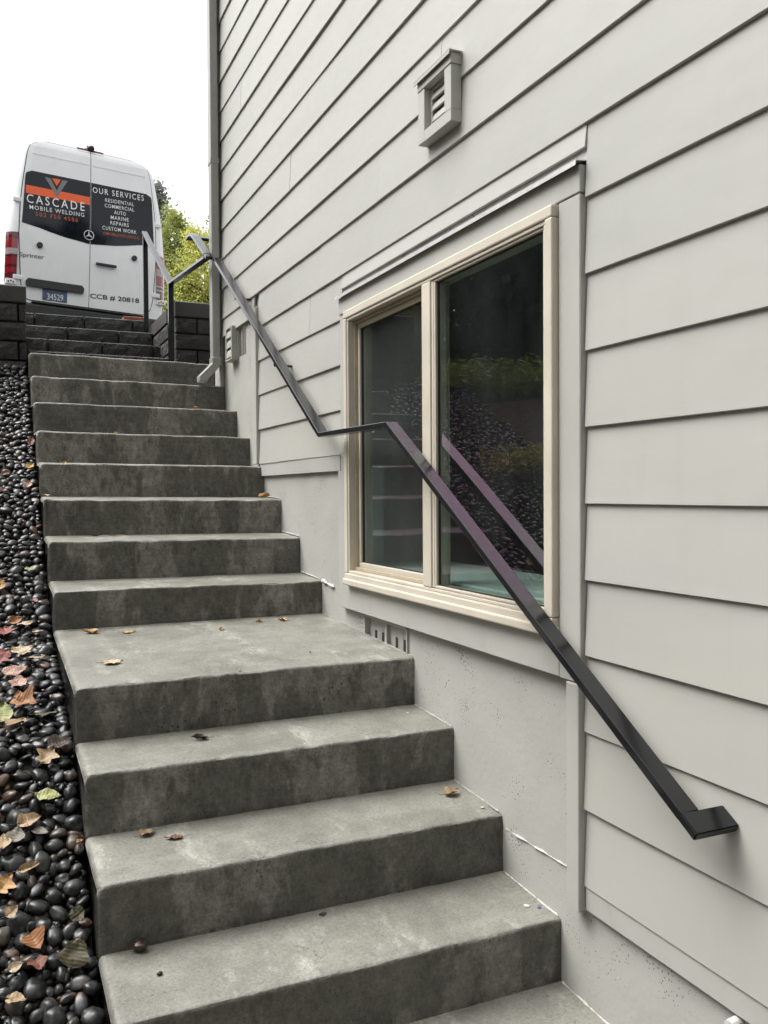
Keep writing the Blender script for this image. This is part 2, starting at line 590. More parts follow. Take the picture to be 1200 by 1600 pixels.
def step_mesh(i):
    """step i (0 = partly cut by the frame bottom); a noisy sheet over riser, rounded nose and tread"""
    y0 = NY[i - 1] if i >= 1 else .694
    z0 = NZ[i - 1] if i >= 1 else -1.152
    y1 = NY[i] if i < 12 else 5.36
    zlow = (NZ[i - 2] if i >= 2 else (-1.152 if i == 1 else -1.325)) - .03
    rad = .011
    path = [(y0, zlow)]
    for t in np.linspace(0, 1, 9)[1:]:
        path.append((y0 + .0015 * math.sin(3 * t), zlow + (z0 - rad - zlow) * t))
    for a in np.linspace(0, 90, 5)[1:]:
        path.append((y0 + rad - rad * math.cos(R(a)), z0 - rad + rad * math.sin(R(a))))
    nt = 10 if y1 - y0 < .5 else 22
    for t in np.linspace(0, 1, nt)[1:]:
        y = y0 + rad + (y1 + .004 - y0 - rad) * t
        path.append((y, z0 + TREAD_FALL * (y - y0)))
    ncap = 4
    xs = [XL + .017 * (1 - math.cos(R(a))) for a in (0, 30, 60, 90)] + list(np.linspace(XL + .03, XR, 70))
    ins = [.017 * (1 - math.sin(R(a))) for a in (0, 30, 60, 90)] + [0] * 70
    cross = .006 if i >= 5 else 0
    vs = []
    n = len(path)
    for x, d in zip(xs, ins):
        tx = (x - XL) / (XR - XL)
        for j, (y, z) in enumerate(path):
            isr = j <= 8
            yy = y + (d if j <= 12 else 0)
            zz = z - (d if j >= 9 else 0)
            e = 1.0 if 7 <= j <= 14 else .45
            nv = noise.noise(Vector((x * 9 + i * 7.3, y * 9, z * 9)))
            nf = noise.noise(Vector((x * 42 + i * 3.1, y * 42, z * 42)))
            wob = .0032 * nv * e + .0018 * nf * e
            if 8 <= j <= 13:
                ch = noise.noise(Vector((x * 24 + i * 11.0, 5.5, 1.5)))
                wob -= max(0, ch - .30) * .011
            yy -= wob if j <= 11 else 0
            zz += wob if j >= 10 else 0
            zz += cross * (1 - 2 * tx)
            vs.append((x, yy, zz))
    fs = []
    for a in range(len(xs) - 1):
        for j in range(n - 1):
            fs.append((a * n + j, (a + 1) * n + j, (a + 1) * n + j + 1, a * n + j + 1))
    # left side face, down to the footing
    b = len(vs)
    vs += [(XL, path[-1][0], zlow - .42), (XL, y0, zlow - .42)]
    fs.append(tuple([b + 1] + [b] + list(range(n - 1, -1, -1))))
    off = stair.location
    vs = [(v[0] - off.x, v[1] - off.y, v[2] - off.z) for v in vs]
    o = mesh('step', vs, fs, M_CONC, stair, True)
    return o


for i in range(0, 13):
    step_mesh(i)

# ================================================================== house
house = empty('house', (0, 0, -1.33))
tag(house, 'grey house wall of lapped siding boards over a painted concrete foundation, with a sliding window', 'house')


def H(p):
    return (p[0], p[1], p[2] + 1.33)


def hbox(name, a, b, mat, parent=house, bev=0.0, seg=1):
    """box in world coordinates under the house"""
    if parent is house:
        return box(name, H(a), H(b), mat, parent, bev, seg)
    return box(name, H(a), H(b), mat, parent, bev, seg)


Y_COR = 4.545           # house corner
# wall core behind the boards, with the window opening
WY0, WY1, WZ0, WZ1 = .935, 2.325, -.262, .79
bm = bmesh.new()
for a, b in (((.026, -4.0, -.89), (.14, WY0, 5.0)), ((.022, WY1, .20), (.14, 3.64, 5.0)), ((.022, 3.64, 1.06), (.14, Y_COR, 5.0)),
             ((.022, WY0, WZ1), (.14, WY1, 5.0)), ((.022, WY0, -.345), (.14, WY1, WZ0)), ((.08, -4.0, -1.0), (.14, Y_COR, -.36)), ((.08, WY1, -.36), (.139, Y_COR, 1.05))):
    bm_box(bm, H(a), H(b))
bm_obj('wall_sheathing', bm, M_ROOM, house)
bm = bmesh.new()
bm_box(bm, H((.14, Y_COR - .12, -1.6)), H((7.0, Y_COR, 5.0)))
bm_box(bm, H((6.9, -4.0, -1.6)), H((7.0, Y_COR - .12, 5.0)))
bm_box(bm, H((.14, -4.0, -1.6)), H((6.9, -3.9, 5.0)))
bm_obj('outer_wall', bm, M_SIDING, house)
bm = bmesh.new()
bm_box(bm, H((-.0, -4.1, 5.0)), H((7.1, Y_COR + .1, 5.12)))
bm_obj('roof', bm, M_CAP, house)
# room behind the window
bm = bmesh.new()
for a, b in (((.142, -1.0, -1.0), (4.0, Y_COR - .14, -.95)), ((.142, -1.0, 1.35), (4.0, Y_COR - .14, 1.40)),
             ((4.0, -1.0, -1.0), (4.05, Y_COR - .14, 1.4)), ((.142, -1.05, -1.0), (4.0, -1.0, 1.4)), ((.142, Y_COR - .17, -1.0), (4.0, Y_COR - .14, 1.4))):
    bm_box(bm, H(a), H(b))
bm_obj('room', bm, M_ROOM, house)

# foundation: painted concrete under the boards, stepping up with the ground
bm = bmesh.new()
def wavy(y0, y1, z0, z1, x=.0205):
    ny, nz = max(2, int((y1 - y0) / .03)), max(2, int((z1 - z0) / .03))
    t = bmesh.new()
    g = {}
    for a in range(ny + 1):
        for b in range(nz + 1):
            y, z = y0 + (y1 - y0) * a / ny, z0 + (z1 - z0) * b / nz
            g[a, b] = t.verts.new(H((x + .0025 * noise.noise(Vector((3, y * 6, z * 6))) + .0012 * noise.noise(Vector((9, y * 25, z * 25))), y, z)))
    for a in range(ny):
        for b in range(nz):
            t.faces.new((g[a, b], g[a, b + 1], g[a + 1, b + 1], g[a + 1, b]))
    bm_add(bm, t)
V1 = (1.855, 2.225, -.60, -.372)       # lower vent opening y0 y1 z0 z1
V2 = (3.915, 4.20, .865, 1.045)        # upper vent opening
wavy(-4.0, .86, -1.7, -.86)
wavy(.86, V1[0], -1.7, -.33)
wavy(V1[0], V1[1], -1.7, V1[2])
wavy(V1[0], V1[1], V1[3], -.33)
wavy(V1[1], 2.45, -1.7, -.33)
wavy(2.45, 3.68, -1.7, .24)
wavy(3.68, V2[0], -.5, 1.09)
wavy(V2[0], V2[1], -.5, V2[2])
wavy(V2[0], V2[1], V2[3], 1.09)
wavy(V2[1], Y_COR, -.5, 1.09)
found = bm_obj('foundation_wall', bm, M_FOUND, house, True)
hbox('foundation_core', (.075, -4.0, -1.7), (.135, Y_COR, -1.0), M_DARK)
# corner return of the foundation
hbox('foundation_corner', (-.004, 4.40, .5), (.02, Y_COR, 1.03), M_FOUND, house, .008, 2)

# boards ----------------------------------------------------------------
THK, LAP = .0095, .030
_bseed = random.Random(3)


def board(y0, y1, zb, zt, cut=None):
    """one lapped board: lower edge proud at x=0, leaning back to the course above"""
    zt2 = zt + LAP
    n = max(2, int((y1 - y0) / .12))
    ph = _bseed.uniform(0, 50)
    vs, fs = [], []
    for a in range(n + 1):
        y = y0 + (y1 - y0) * a / n
        w = .0022 * noise.noise(Vector((ph, y * .9, 0))) + .0006 * noise.noise(Vector((ph, y * 5, 4)))
        sag = .0012 * noise.noise(Vector((ph + 20, y * .8, 7)))
        prof = [(THK, zb), (.0014, zb), (0, zb + .0014), (.0100, zt2), (.0100 + THK, zt2)]
        vs += [H((x + w - .0003 * 0, y, z + sag)) for x, z in prof]
    m = 5
    for a in range(n):
        for b in range(m):
            p, q = a * m + b, a * m + (b + 1) % m
            fs.append((p, q, q + m, p + m))
    fs.append(tuple(range(m))[::-1])
    fs.append(tuple(range(n * m, n * m + m)))
    return mesh('siding_board', vs, fs, M_SIDING, house)


def course(y0, y1, zb, zt, seams=()):
    cuts = [y0] + [s for s in sorted(seams) if y0 < s < y1] + [y1]
    for a, b in zip(cuts, cuts[1:]):
        board(a + (.0009 if a != y0 else 0), b - (.0009 if b != y1 else 0), zb, zt)


Y_END = 4.40
TRIM_L, TRIM_R = 2.408, .852
seams = {4: (2.80,), 5: (2.66,), 6: (2.044, -1.4), 7: (1.568, 4.19), 8: (3.05,), 9: (.9,), 10: (3.48,), 11: (2.2,), 12: (1.1, 3.9), 13: (2.9,), 14: (1.9,), 15: (3.6,), 16: (2.4,), 1: (3.25,), 2: (-1.2,), -2: (-1.6,), 0: (-1.1,)}
# starter strips under the lowest course of each part of the wall
hbox('starter_strip', (.0042, -3.98, -.904), (.013, .852, -.8477 + .03), M_TRIM, house, .0012)
hbox('starter_strip', (.0042, 2.447, .181), (.013, 3.602, .2443 + .03), M_TRIM, house, .0012)
for k in range(-5, 25):
    zb, zt = ZB[k], ZB[k + 1]
    sm = seams.get(k, ((_bseed.uniform(-2.5, -1.0)),))
    if k <= 3:
        course(-3.98, TRIM_R - .004 if k > -3 else .8535, zb, zt, sm)
        if k >= 1:
            course(TRIM_L + .002, 3.602 if k < 5 else Y_END, zb, zt, sm)
    elif k == 4:
        course(-3.98, TRIM_R - .006, zb, zt, ())
        board(TRIM_R - .0045, TRIM_L + .006, .897, zt)
        course(TRIM_L + .008, 3.602, zb, zt, sm)
    elif k == 5:
        course(-3.98, 3.602, zb, zt, sm)
        board(3.684, Y_END, 1.026, zt)
    else:
        course(-3.98, Y_END, zb, zt, sm)

# corner board and vertical end strips
hbox('corner_board', (-.012, Y_END + .002, 1.01), (.02, Y_COR + .012, 4.98), M_TRIM, house, .002)
hbox('end_strip', (-.014, .856, -.910), (.012, .905, -.3645), M_TRIM, house, .002)
hbox('end_strip', (-.012, 3.604, .245), (.012, 3.682, 1.062), M_TRIM, house, .002)
hbox('end_strip', (-.006, 2.396, -.362), (.012, 2.444, .180), M_TRIM, house, .002)

# window trim boards
TX = -.011
hbox('trim_board', (TX, TRIM_R, -.362), (.02, .936, .790), M_TRIM, house, .0022)          # right
hbox('trim_board', (TX + .003, 2.324, -.252), (.02, TRIM_L, .790), M_TRIM, house, .0022)     # left
hbox('trim_board', (TX - .001, TRIM_R - .001, .7925), (.02, TRIM_L + .002, .858), M_TRIM, house, .0022)  # head
hbox('trim_board', (TX + .001, .9385, -.361), (.02, TRIM_L - .001, -.2545), M_TRIM, house, .0022)    # under the window
# head flashing: a bent metal drip strip
fl = [(.010, .896), (.0095, .868), (-.0255, .8640), (-.0262, .8515), (-.0246, .8515), (-.0240, .8625), (.0108, .8662), (.0118, .896)]
vs, fs = [], []
ys = np.linspace(TRIM_R - .004, TRIM_L + .008, 14)
for y in ys:
    w = .0008 * noise.noise(Vector((y * 4, 2, 2)))
    vs += [H((x + w, y, z)) for x, z in fl]
for a in range(len(ys) - 1):
    for b in range(8):
        p, q = a * 8 + b, a * 8 + (b + 1) % 8
        fs.append((p, q, q + 8, p + 8))
fs += [tuple(range(8))[::-1], tuple(range(13 * 8, 14 * 8))]
mesh('head_flashing', vs, fs, M_METAL, house)

# window -----------------------------------------------------------------
def frame_ring(bm, y0, y1, z0, z1, w, xa, xb, bev=.003, wb=None, wt=None):
    wb, wt = wb or w, wt or w
    bm_box(bm, H((xa, y0, z0 + wb)), H((xb, y0 + w, z1 - wt)), bev, 2)
    bm_box(bm, H((xa, y1 - w, z0 + wb)), H((xb, y1, z1 - wt)), bev, 2)
    bm_box(bm, H((xa - .0004, y0, z0)), H((xb, y1, z0 + wb)), bev, 2)
    bm_box(bm, H((xa - .0004, y0, z1 - wt)), H((xb, y1, z1)), bev, 2)


F0, F1, FZ0, FZ1 = .939, 2.321, -.250, .789
bm = bmesh.new()
frame_ring(bm, F0, F1, FZ0, FZ1, .030, -.030, .060, .004, .034, .030)
# inner stepped lips
frame_ring(bm, F0 + .0305, F1 - .0305, FZ0 + .0345, FZ1 - .0305, .010, -.025, .058, .002)
bm_box(bm, H((-.036, F0 - .004, FZ0 - .012)), H((-.008, F1 + .010, FZ0 + .013)), .005, 2)    # sill nose
win = bm_obj('window', bm, M_VINYL, house)
win['label'] = 'tan framed sliding window with one recessed sash'
# fixed pane bead on the near half, meeting mullion, sliding sash set back on the far half
MUL0, MUL1 = 1.578, 1.650
bm = bmesh.new()
bm_box(bm, H((-.0265, MUL0 + .014, FZ0 + .046)), H((.040, MUL1, FZ1 - .041)), .003, 2)
bm_box(bm, H((-.0215, MUL0, FZ0 + .047)), H((.036, MUL0 + .0135, FZ1 - .042)), .002, 1)
bm_obj('mullion', bm, M_VINYL, win)
bm = bmesh.new()
frame_ring(bm, F0 + .041, MUL0 - .0005, FZ0 + .046, FZ1 - .041, .009, -.020, .020, .002, .008, .007)
bm_obj('glazing_bead', bm, M_VINYL, win)
bm = bmesh.new()
frame_ring(bm, MUL1 + .001, F1 - .049, FZ0 + .052, FZ1 - .052, .016, .012, .040, .003, .024, .018)
bm_obj('sliding_sash', bm, M_VINYL, win)
bm = bmesh.new()
for a, b in (((.000, F1 - .048, FZ0 + .050), (.058, F1 - .0415, FZ1 - .046)), ((.000, MUL1 + .001, FZ1 - .051), (.058, F1 - .0415, FZ1 - .0425)),):
    bm_box(bm, H(a), H(b), .001)
for t in (.010, .026):
    bm_box(bm, H((t - .012, MUL1 + .001, FZ0 + .046)), H((t - .006, F1 - .042, FZ0 + .058)), .001)
bm_obj('sash_track', bm, M_VINYL_D, win)
bm = bmesh.new()
frame_ring(bm, MUL1 + .0172, F1 - .0652, FZ0 + .0762, FZ1 - .0702, .003, .0200, .0290, 0)
frame_ring(bm, F0 + .0502, MUL0 - .0097, FZ0 + .0542, FZ1 - .0482, .003, -.0120, -.0050, 0)
bm_obj('glazing_gasket', bm, M_GASKET, win)


def pane(y0, y1, z0, z1, x, mat):
    vs, n = [], 8
    for a in range(n + 1):
        for b in range(n + 1):
            u, v = a / n, b / n
            bow = .0011 * (1 - (2 * u - 1) ** 2) * (1 - (2 * v - 1) ** 2)
            vs.append(H((x + bow, y0 + (y1 - y0) * u, z0 + (z1 - z0) * v)))
    fs = [(a * (n + 1) + b, a * (n + 1) + b + 1, (a + 1) * (n + 1) + b + 1, (a + 1) * (n + 1) + b) for a in range(n) for b in range(n)]
    return mesh('pane', vs, fs, mat, win, True)


pane(F0 + .051, MUL0 - .010, FZ0 + .055, FZ1 - .049, -.0085, M_GLASS)
pane(MUL1 + .018, F1 - .066, FZ0 + .077, FZ1 - .071, .0250, M_GLASS_H)
hbox('inner_sill', (.066, .80, -.222), (.46, 2.45, -.194), M_SILL, house, .004)

bm = bmesh.new()
for q in range(26):
    t = bmesh.new()
    bmesh.ops.create_icosphere(t, subdivisions=1, radius=.0032)
    t.transform(Matrix.Translation(H((.10, 1.722, .60 - q * .0085))))
    bm_add(bm, t)
bm_obj('blind_chain', bm, M_PVC, house)

# small louvred gable vent on the wall ------------------------------------
vent = empty('wall_vent', H((0, 1.487, 1.25)))
vent.parent = house
tagv = lambda o: o
bm = bmesh.new()
def vb(bm, a, b, bev=.0015):
    o = Vector((0, 1.487, 1.25))
    bm_box(bm, Vector(a) - o, Vector(b) - o, bev)
VX = -.032
for nm, a, b in (('vent_frame', (VX, 1.438, 1.216), (.004, 1.480, 1.3455)), ('vent_frame', (VX, 1.612, 1.182), (.004, 1.654, 1.3455)),
                 ('vent_frame', (VX - .001, 1.4375, 1.180), (.004, 1.6115, 1.2155)), ('vent_frame', (VX - .002, 1.435, 1.346), (.004, 1.656, 1.378))):
    bm = bmesh.new()
    vb(bm, a, b)
    bm_obj(nm, bm, M_TRIM, vent)
bm = bmesh.new()
vb(bm, (VX - .011, 1.428, 1.3785), (.002, 1.664, 1.3825), .0005)
vb(bm, (VX - .011, 1.428, 1.368), (VX - .0085, 1.664, 1.378), .0005)
bm_obj('vent_flashing', bm, M_TRIM, vent)
bm = bmesh.new()
vb(bm, (.012, 1.4385, 1.19), (.018, 1.653, 1.345), 0)
vb(bm, (-.010, 1.6, 1.2156), (.014, 1.6118, 1.3455), .001)
vb(bm, (-.010, 1.4802, 1.335), (.014, 1.5998, 1.3455), .001)
bm_obj('vent_back', bm, M_TRIM, vent)
for q in range(4):
    bm = bmesh.new()
    z = 1.205 + q * .034
    t = bmesh.new()
    pts = [(.008, z + .032), (-.002, z + .027), (-.009, z + .014), (-.012, z), (-.006, z - .001), (.000, z + .012), (.009, z + .022)]
    va = [t.verts.new((x, 1.4805 - 1.487, zz - 1.25)) for x, zz in pts]
    vb_ = [t.verts.new((x, 1.5995 - 1.487, zz - 1.25)) for x, zz in pts]
    for a in range(len(pts)):
        b = (a + 1) % len(pts)
        t.faces.new((va[a], va[b], vb_[b], vb_[a]))
    t.faces.new(va[::-1]); t.faces.new(vb_)
    bm_add(bm, t)
    bm_obj('louvre', bm, M_TRIM, vent)

# foundation vents ---------------------------------------------------------
def block_vent(y0, y1, z0, z1, nslots):
    root = empty('foundation_vent', H((.02, (y0 + y1) / 2, z0)))
    root.parent = house
    o = Vector((.02, (y0 + y1) / 2, z0))
    def b(nm, a, c, mat, bev=.001):
        bm = bmesh.new()
        bm_box(bm, Vector(a) - o, Vector(c) - o, bev)
        return bm_obj(nm, bm, mat, root)
    b('vent_liner', (.012, y0 - .004, z0), (.078, y0 + .004, z1), M_FOUND)
    b('vent_liner', (.012, y1 - .004, z0), (.078, y1 + .004, z1), M_FOUND)
    b('vent_liner', (.012, y0 + .004, z1 - .006), (.078, y1 - .004, z1 + .004), M_FOUND)
    w = (y1 - y0) / 2
    for s in range(2):
        ya, yb = y0 + s * w + .006, y0 + (s + 1) * w - .006
        xa = .034
        if s == 0: b('vent_rib', (.018, yb, z0), (.070, yb + .012, z1 - .007), M_FOUND)
        bm = bmesh.new()
        n = nslots
        sw = (yb - ya) / (3 * n + 2)
        for q in range(n + 1):
            bm_box(bm, Vector((xa, ya + 3 * q * sw, z0)) - o, Vector((xa + .010, ya + (3 * q + 2) * sw, z1 - .006)) - o, .001)
        bm_box(bm, Vector((xa + .0005, ya, z1 - .05)) - o, Vector((xa + .0095, yb, z1 - .0065)) - o)
        bm_box(bm, Vector((xa + .0005, ya, z0)) - o, Vector((xa + .0095, yb, z0 + .07)) - o)
        bm_obj('vent_grille', bm, M_FOUND, root)
    b('vent_back', (.072, y0, z0), (.0745, y1, z1), M_DARK, 0)
    return root


block_vent(*V1, 2)
v2 = block_vent(3.915, 4.055, .865, 1.045, 2)
# open louvred cover half over the upper vent
cov = empty('vent_cover', H((0, 4.13, .86)))
cov.parent = house
def cb(nm, a, c, mat=M_FOUND, bev=.002):
    bm = bmesh.new()
    o = Vector((0, 4.13, .86))
    bm_box(bm, Vector(a) - o, Vector(c) - o, bev)
    return bm_obj(nm, bm, mat, cov)
cb('cover_frame', (-.022, 4.060, .862), (.030, 4.074, 1.044))
cb('cover_frame', (-.022, 4.186, .862), (.030, 4.200, 1.044))
cb('cover_frame', (-.024, 4.060, .852), (.030, 4.200, .8615))
cb('cover_frame', (-.022, 4.0745, 1.034), (.030, 4.1855, 1.046))
for q in range(3):
    bm = bmesh.new()
    z = .868 + q * .056
    pts = [(.002, .056), (-.010, .050), (-.018, .028), (-.020, .004), (-.013, .003), (-.008, .026), (.004, .046)]
    t = bmesh.new()
    va = [t.verts.new((x, -.055, z + zz - .86)) for x, zz in pts]
    vc = [t.verts.new((x, .055, z + zz - .86)) for x, zz in pts]
    for a in range(7):
        t.faces.new((va[a], va[(a + 1) % 7], vc[(a + 1) % 7], vc[a]))
    t.faces.new(va[::-1]); t.faces.new(vc)
    bm_add(bm, t)
    bm_obj('cover_louvre', bm, M_FOUND, cov)

# mortar smears along the joint of stair and wall, and the form line
def mortar(pts, r, name='mortar_bead', seed=0):
    path = []
    for a in range(len(pts) - 1):
        p, q = Vector(pts[a]), Vector(pts[a + 1])
        n = max(2, int((q - p).length / .008))
        for s in range(n):
            path.append(p.lerp(q, s / n))
    path.append(Vector(pts[-1]))
    vs, fs, nn = [], [], 6
    for i, p in enumerate(path):
        rr = r * max(.05, .62 + .85 * noise.noise(Vector((i * .17 + seed * 7, seed, 1))) + .8 * noise.noise(Vector((i * .63 + seed, seed, 3))))
        if i in (0, len(path) - 1): rr *= .2
        for j in range(nn):
            a = 2 * math.pi * j / nn
            vs.append(H((p.x + rr * math.cos(a), p.y, p.z + rr * math.sin(a) + .3 * r * noise.noise(Vector((i * .2, seed, 5))))))
    for i in range(len(path) - 1):
        for j in range(nn):
            a, b = i * nn + j, i * nn + (j + 1) % nn
            fs.append((a, b, b + nn, a + nn))
    return mesh(name, vs, fs, M_MORTAR if name == 'mortar_bead' else M_FOUND, house, True)


mortar([(.018, 1.232, -.844), (.018, 1.10, -.842), (.018, .945, -.839)], .0034, seed=2)
for i in range(0, 8):
    y0 = NY[i - 1] if i else .70
    z0 = (NZ[i - 1] if i else -1.152)
    y1 = NY[i]
    mortar([(.017, y0 + .01, z0 + .001), (.017, y1 - .004, z0 + TREAD_FALL * (y1 - y0) + .002)], .0034 if i != 4 else .0025, seed=i + 5, name='mortar_bead' if i in (0, 1, 5, 6) else 'joint_bead')
mortar([(.016, 2.70, -.283), (.016, 2.62, -.291), (.016, 2.555, -.298)], .009, seed=31)

# white pipe stub under the lowest boards
vs, fs = tube_pts([(.016, .392, -.921), (-.012, .390, -.923)], .011, 14)
pst = mesh('pipe_stub', [v - Vector((0, .39, -.925)) for v in vs], fs, M_PVC)
pst.location = (0, .39, -.925)
tag(pst, 'short white plastic pipe stub under the lowest siding board, right of the stairs', 'pipe')

# ================================================================== downspout
dsp = empty('downspout', (-.03, 4.40, .75))
tag(dsp, 'painted rectangular downspout at the house corner with a kicked out foot', 'downspout')
def dloc(p): return (p[0] + .03, p[1] - 4.40, p[2] - .75)
box('pipe', dloc((-.060, 4.355, .870)), dloc((-.013, 4.430, 4.95)), M_DOWN, dsp, .006, 2)
def prism(name, prof, y0, y1, mat, parent, loc, bev=.004):
    t = bmesh.new()
    a = [t.verts.new(loc((x, y0, z))) for x, z in prof]
    b = [t.verts.new(loc((x, y1, z))) for x, z in prof]
    n = len(prof)
    for i in range(n):
        t.faces.new((a[i], a[(i + 1) % n], b[(i + 1) % n], b[i]))
    t.faces.new(a[::-1]); t.faces.new(b)
    bmesh.ops.recalc_face_normals(t, faces=t.faces[:])
    bmesh.ops.bevel(t, geom=t.edges[:], offset=bev, segments=1, affect='EDGES')
    return bm_obj(name, t, mat, parent)
prism('elbow', [(-.064, .905), (-.009, .905), (-.009, .860), (-.090, .770), (-.090, .757), (-.140, .757), (-.140, .790), (-.064, .868)], 4.351, 4.434, M_DOWN, dsp, dloc)
box('strap', dloc((-.063, 4.352, 2.05)), dloc((-.010, 4.433, 2.08)), M_DOWN, dsp, .001)

# ================================================================== handrail
rail = empty('handrail', (-.08, 5.02, .913))
tag(rail, 'black flat bar handrail running up the house wall with two posts at the top', 'handrail')
RW, RT = .045, .019


def rail_path(name, pts, width_dir, w, t, open_start=False):
    """flat bar along pts: w across width_dir, t thick, mitred corners; pts run along the top left edge"""
    off = rail.location
    P = [Vector(p) for p in pts]
    W = Vector(width_dir).normalized() * w
    secs = []
    for i, p in enumerate(P):
        d0 = (P[i] - P[i - 1]).normalized() if i else (P[1] - P[0]).normalized()
        d1 = (P[i + 1] - P[i]).normalized() if i < len(P) - 1 else d0
        n0, n1 = d0.cross(W).normalized(), d1.cross(W).normalized()
        if n0.z > 0: n0 = -n0
        if n1.z > 0: n1 = -n1
        b = (n0 + n1).normalized()
        b *= t / max(.3, b.dot(n0))
        secs.append((p, p + W, p + W + b, p + b))
    bm = bmesh.new()
    rings = [[bm.verts.new(q - off) for q in s] for s in secs]
    for a, b in zip(rings, rings[1:]):
        for j in range(4):
            bm.faces.new((a[j], a[(j + 1) % 4], b[(j + 1) % 4], b[j]))
    bm.faces.new(rings[0][::-1]); bm.faces.new(rings[-1])
    bmesh.ops.recalc_face_normals(bm, faces=bm.faces[:])
    skip = set(rings[0]) if open_start else set()
    bmesh.ops.bevel(bm, geom=[e for e in bm.edges if not (e.verts[0] in skip and e.verts[1] in skip)], offset=.0026, segments=2, profile=.5, affect='EDGES')
    return bm_obj(name, bm, M_RAIL, rail)


XO = -.100
LOWEND = (XO, .381, -.5385)
sl = Vector((0, 1.39, .8635)).normalized()
RL = .050
rail_path('rail_bar', [Vector(LOWEND) + sl * RL, (XO, 1.771, .325), (XO, 2.416, .331), (XO, 4.150, 1.438)], (1, 0, 0), RW, RT, True)
# end of the bar turned across to the boards at the bottom, on the same slope
nrm = Vector((1, 0, 0)).cross(sl).normalized()
if nrm.z > 0: nrm = -nrm
bm = bmesh.new()
a0 = Vector(LOWEND) - rail.location
out = [(0, 0), (-XO + .006, 0), (-XO + .006, RL), (RW, RL), (0, RL)]
ring_t = [bm.verts.new(a0 + Vector((x, 0, 0)) + sl * q) for x, q in out]
ring_b = [bm.verts.new(a0 + Vector((x, 0, 0)) + sl * q + nrm * RT) for x, q in out]
for j in range(5):
    if j != 3: bm.faces.new((ring_t[j], ring_t[(j + 1) % 5], ring_b[(j + 1) % 5], ring_b[j]))
bm.faces.new(ring_t); bm.faces.new(ring_b[::-1])
bmesh.ops.recalc_face_normals(bm, faces=bm.faces[:])
sk = {ring_t[3], ring_t[4], ring_b[3], ring_b[4]}
bmesh.ops.bevel(bm, geom=[e for e in bm.edges if not (e.verts[0] in sk and e.verts[1] in sk)], offset=.0026, segments=2, affect='EDGES')
bm_obj('wall_return', bm, M_RAIL, rail)
# jog round the downspout, then on up to a level end
XJ = -.143
rail_path('jog_bar', [(XJ + .002, 4.152, 1.4415), (XO - .0005, 4.152, 1.4415)], (0, .0475, .030), .050, RT)
top_pts = [(XJ, 4.196, 1.4700), (XJ, 4.500, 1.6500), (XJ, 4.548, 1.6755), (XJ, 4.590, 1.690), (XJ, 4.632, 1.694), (XJ, 4.700, 1.692)]
rail_path('rail_bar', top_pts, (1, 0, 0), RW, RT)
rail_path('wall_return', [(XJ + RW - .003, 4.505, 1.6440), (-.014, 4.505, 1.6440)], (0, .0475, .026), .040, RT)
# level bar to the first post, sloping bar to the second
rail_path('rail_bar', [(XJ + .003, 4.215, 1.462), (XJ + .003, 5.335, 1.556), (XJ + .003, 6.420, 2.200)], (1, 0, 0), .040, RT)
def post(y, z0, z1):
    o = rail.location
    return box('post', Vector((XJ + .005, y, z0)) - o, Vector((XJ + .042, y + .037, z1)) - o, M_RAIL, rail, .003, 2)
post(5.320, .918, 1.542)
post(6.375, 1.363 + .004, 2.160)
for y, z in ((5.3385, .9395), (6.3935, 1.371)):
    o = rail.location
    box('base_plate', Vector((XJ - .015, y - .045, z)) - o, Vector((XJ + .058, y + .045, z + .008)) - o, M_RAIL, rail, .002)
# wall brackets under the rail
for y, z in ((3.05, .733), (3.75, 1.18)):
    o = rail.location
    bm = bmesh.new()
    bm_box(bm, Vector((XO + .018, y - .010, z - .060)) - o, Vector((XO + .028, y + .010, z - .018)) - o, .002)
    bm_box(bm, Vector((XO + .0285, y - .010, z - .060)) - o, Vector((.004, y + .010, z - .050)) - o, .002)
    bm_obj('bracket', bm, M_RAIL, rail)

# ================================================================== split-face block work
def block_mesh(w, h, d, seed, rough=.012, nose=.0):
    """block with a broken front (facing -y) and left end; origin at its front lower left"""
    nx, nz = 10, 5
    zr = [0, .007, h * .36, h * .68, h - .008, h]
    xr = [0, .007] + [w * t for t in np.linspace(.12, .88, 7)] + [w - .007, w]
    vs, fs = [], []
    for b in range(nz + 1):
        for a in range(nx + 1):
            x, z = xr[a], zr[b]
            edge = min(a, nx - a, b, nz - b)
            if edge == 0:
                y = .0085
            elif edge == 1:
                y = -.25 * rough * (1 + noise.noise(Vector((x * 30 + seed * 5, z * 30, seed))))
            else:
                y = -rough * (.7 + 1.2 * noise.noise(Vector((x * 17 + seed * 5, z * 21, seed))))
            vs.append((x + (.0015 if a == 0 else -.0015 if a == nx else 0), y, z + (.001 if b == 0 else -.001 if b == nz else 0)))
    for b in range(nz):
        for a in range(nx):
            p = b * (nx + 1) + a
            fs.append((p, p + 1, p + nx + 2, p + nx + 1))
    o = len(vs)
    vs += [(.0015, d, .001), (w - .0015, d, .001), (.0015, d, h - .001), (w - .0015, d, h - .001)]
    bot = list(range(nx + 1)); top = [nz * (nx + 1) + a for a in range(nx + 1)]
    lef = [b * (nx + 1) for b in range(nz + 1)]; rig = [b * (nx + 1) + nx for b in range(nz + 1)]
    fs.append(tuple(bot[::-1] + [o, o + 1]))
    fs.append(tuple(top + [o + 3, o + 2]))
    fs.append(tuple(lef + [o + 2, o]))
    fs.append(tuple(rig[::-1] + [o + 1, o + 3]))
    fs.append((o, o + 2, o + 3, o + 1))
    return vs, fs


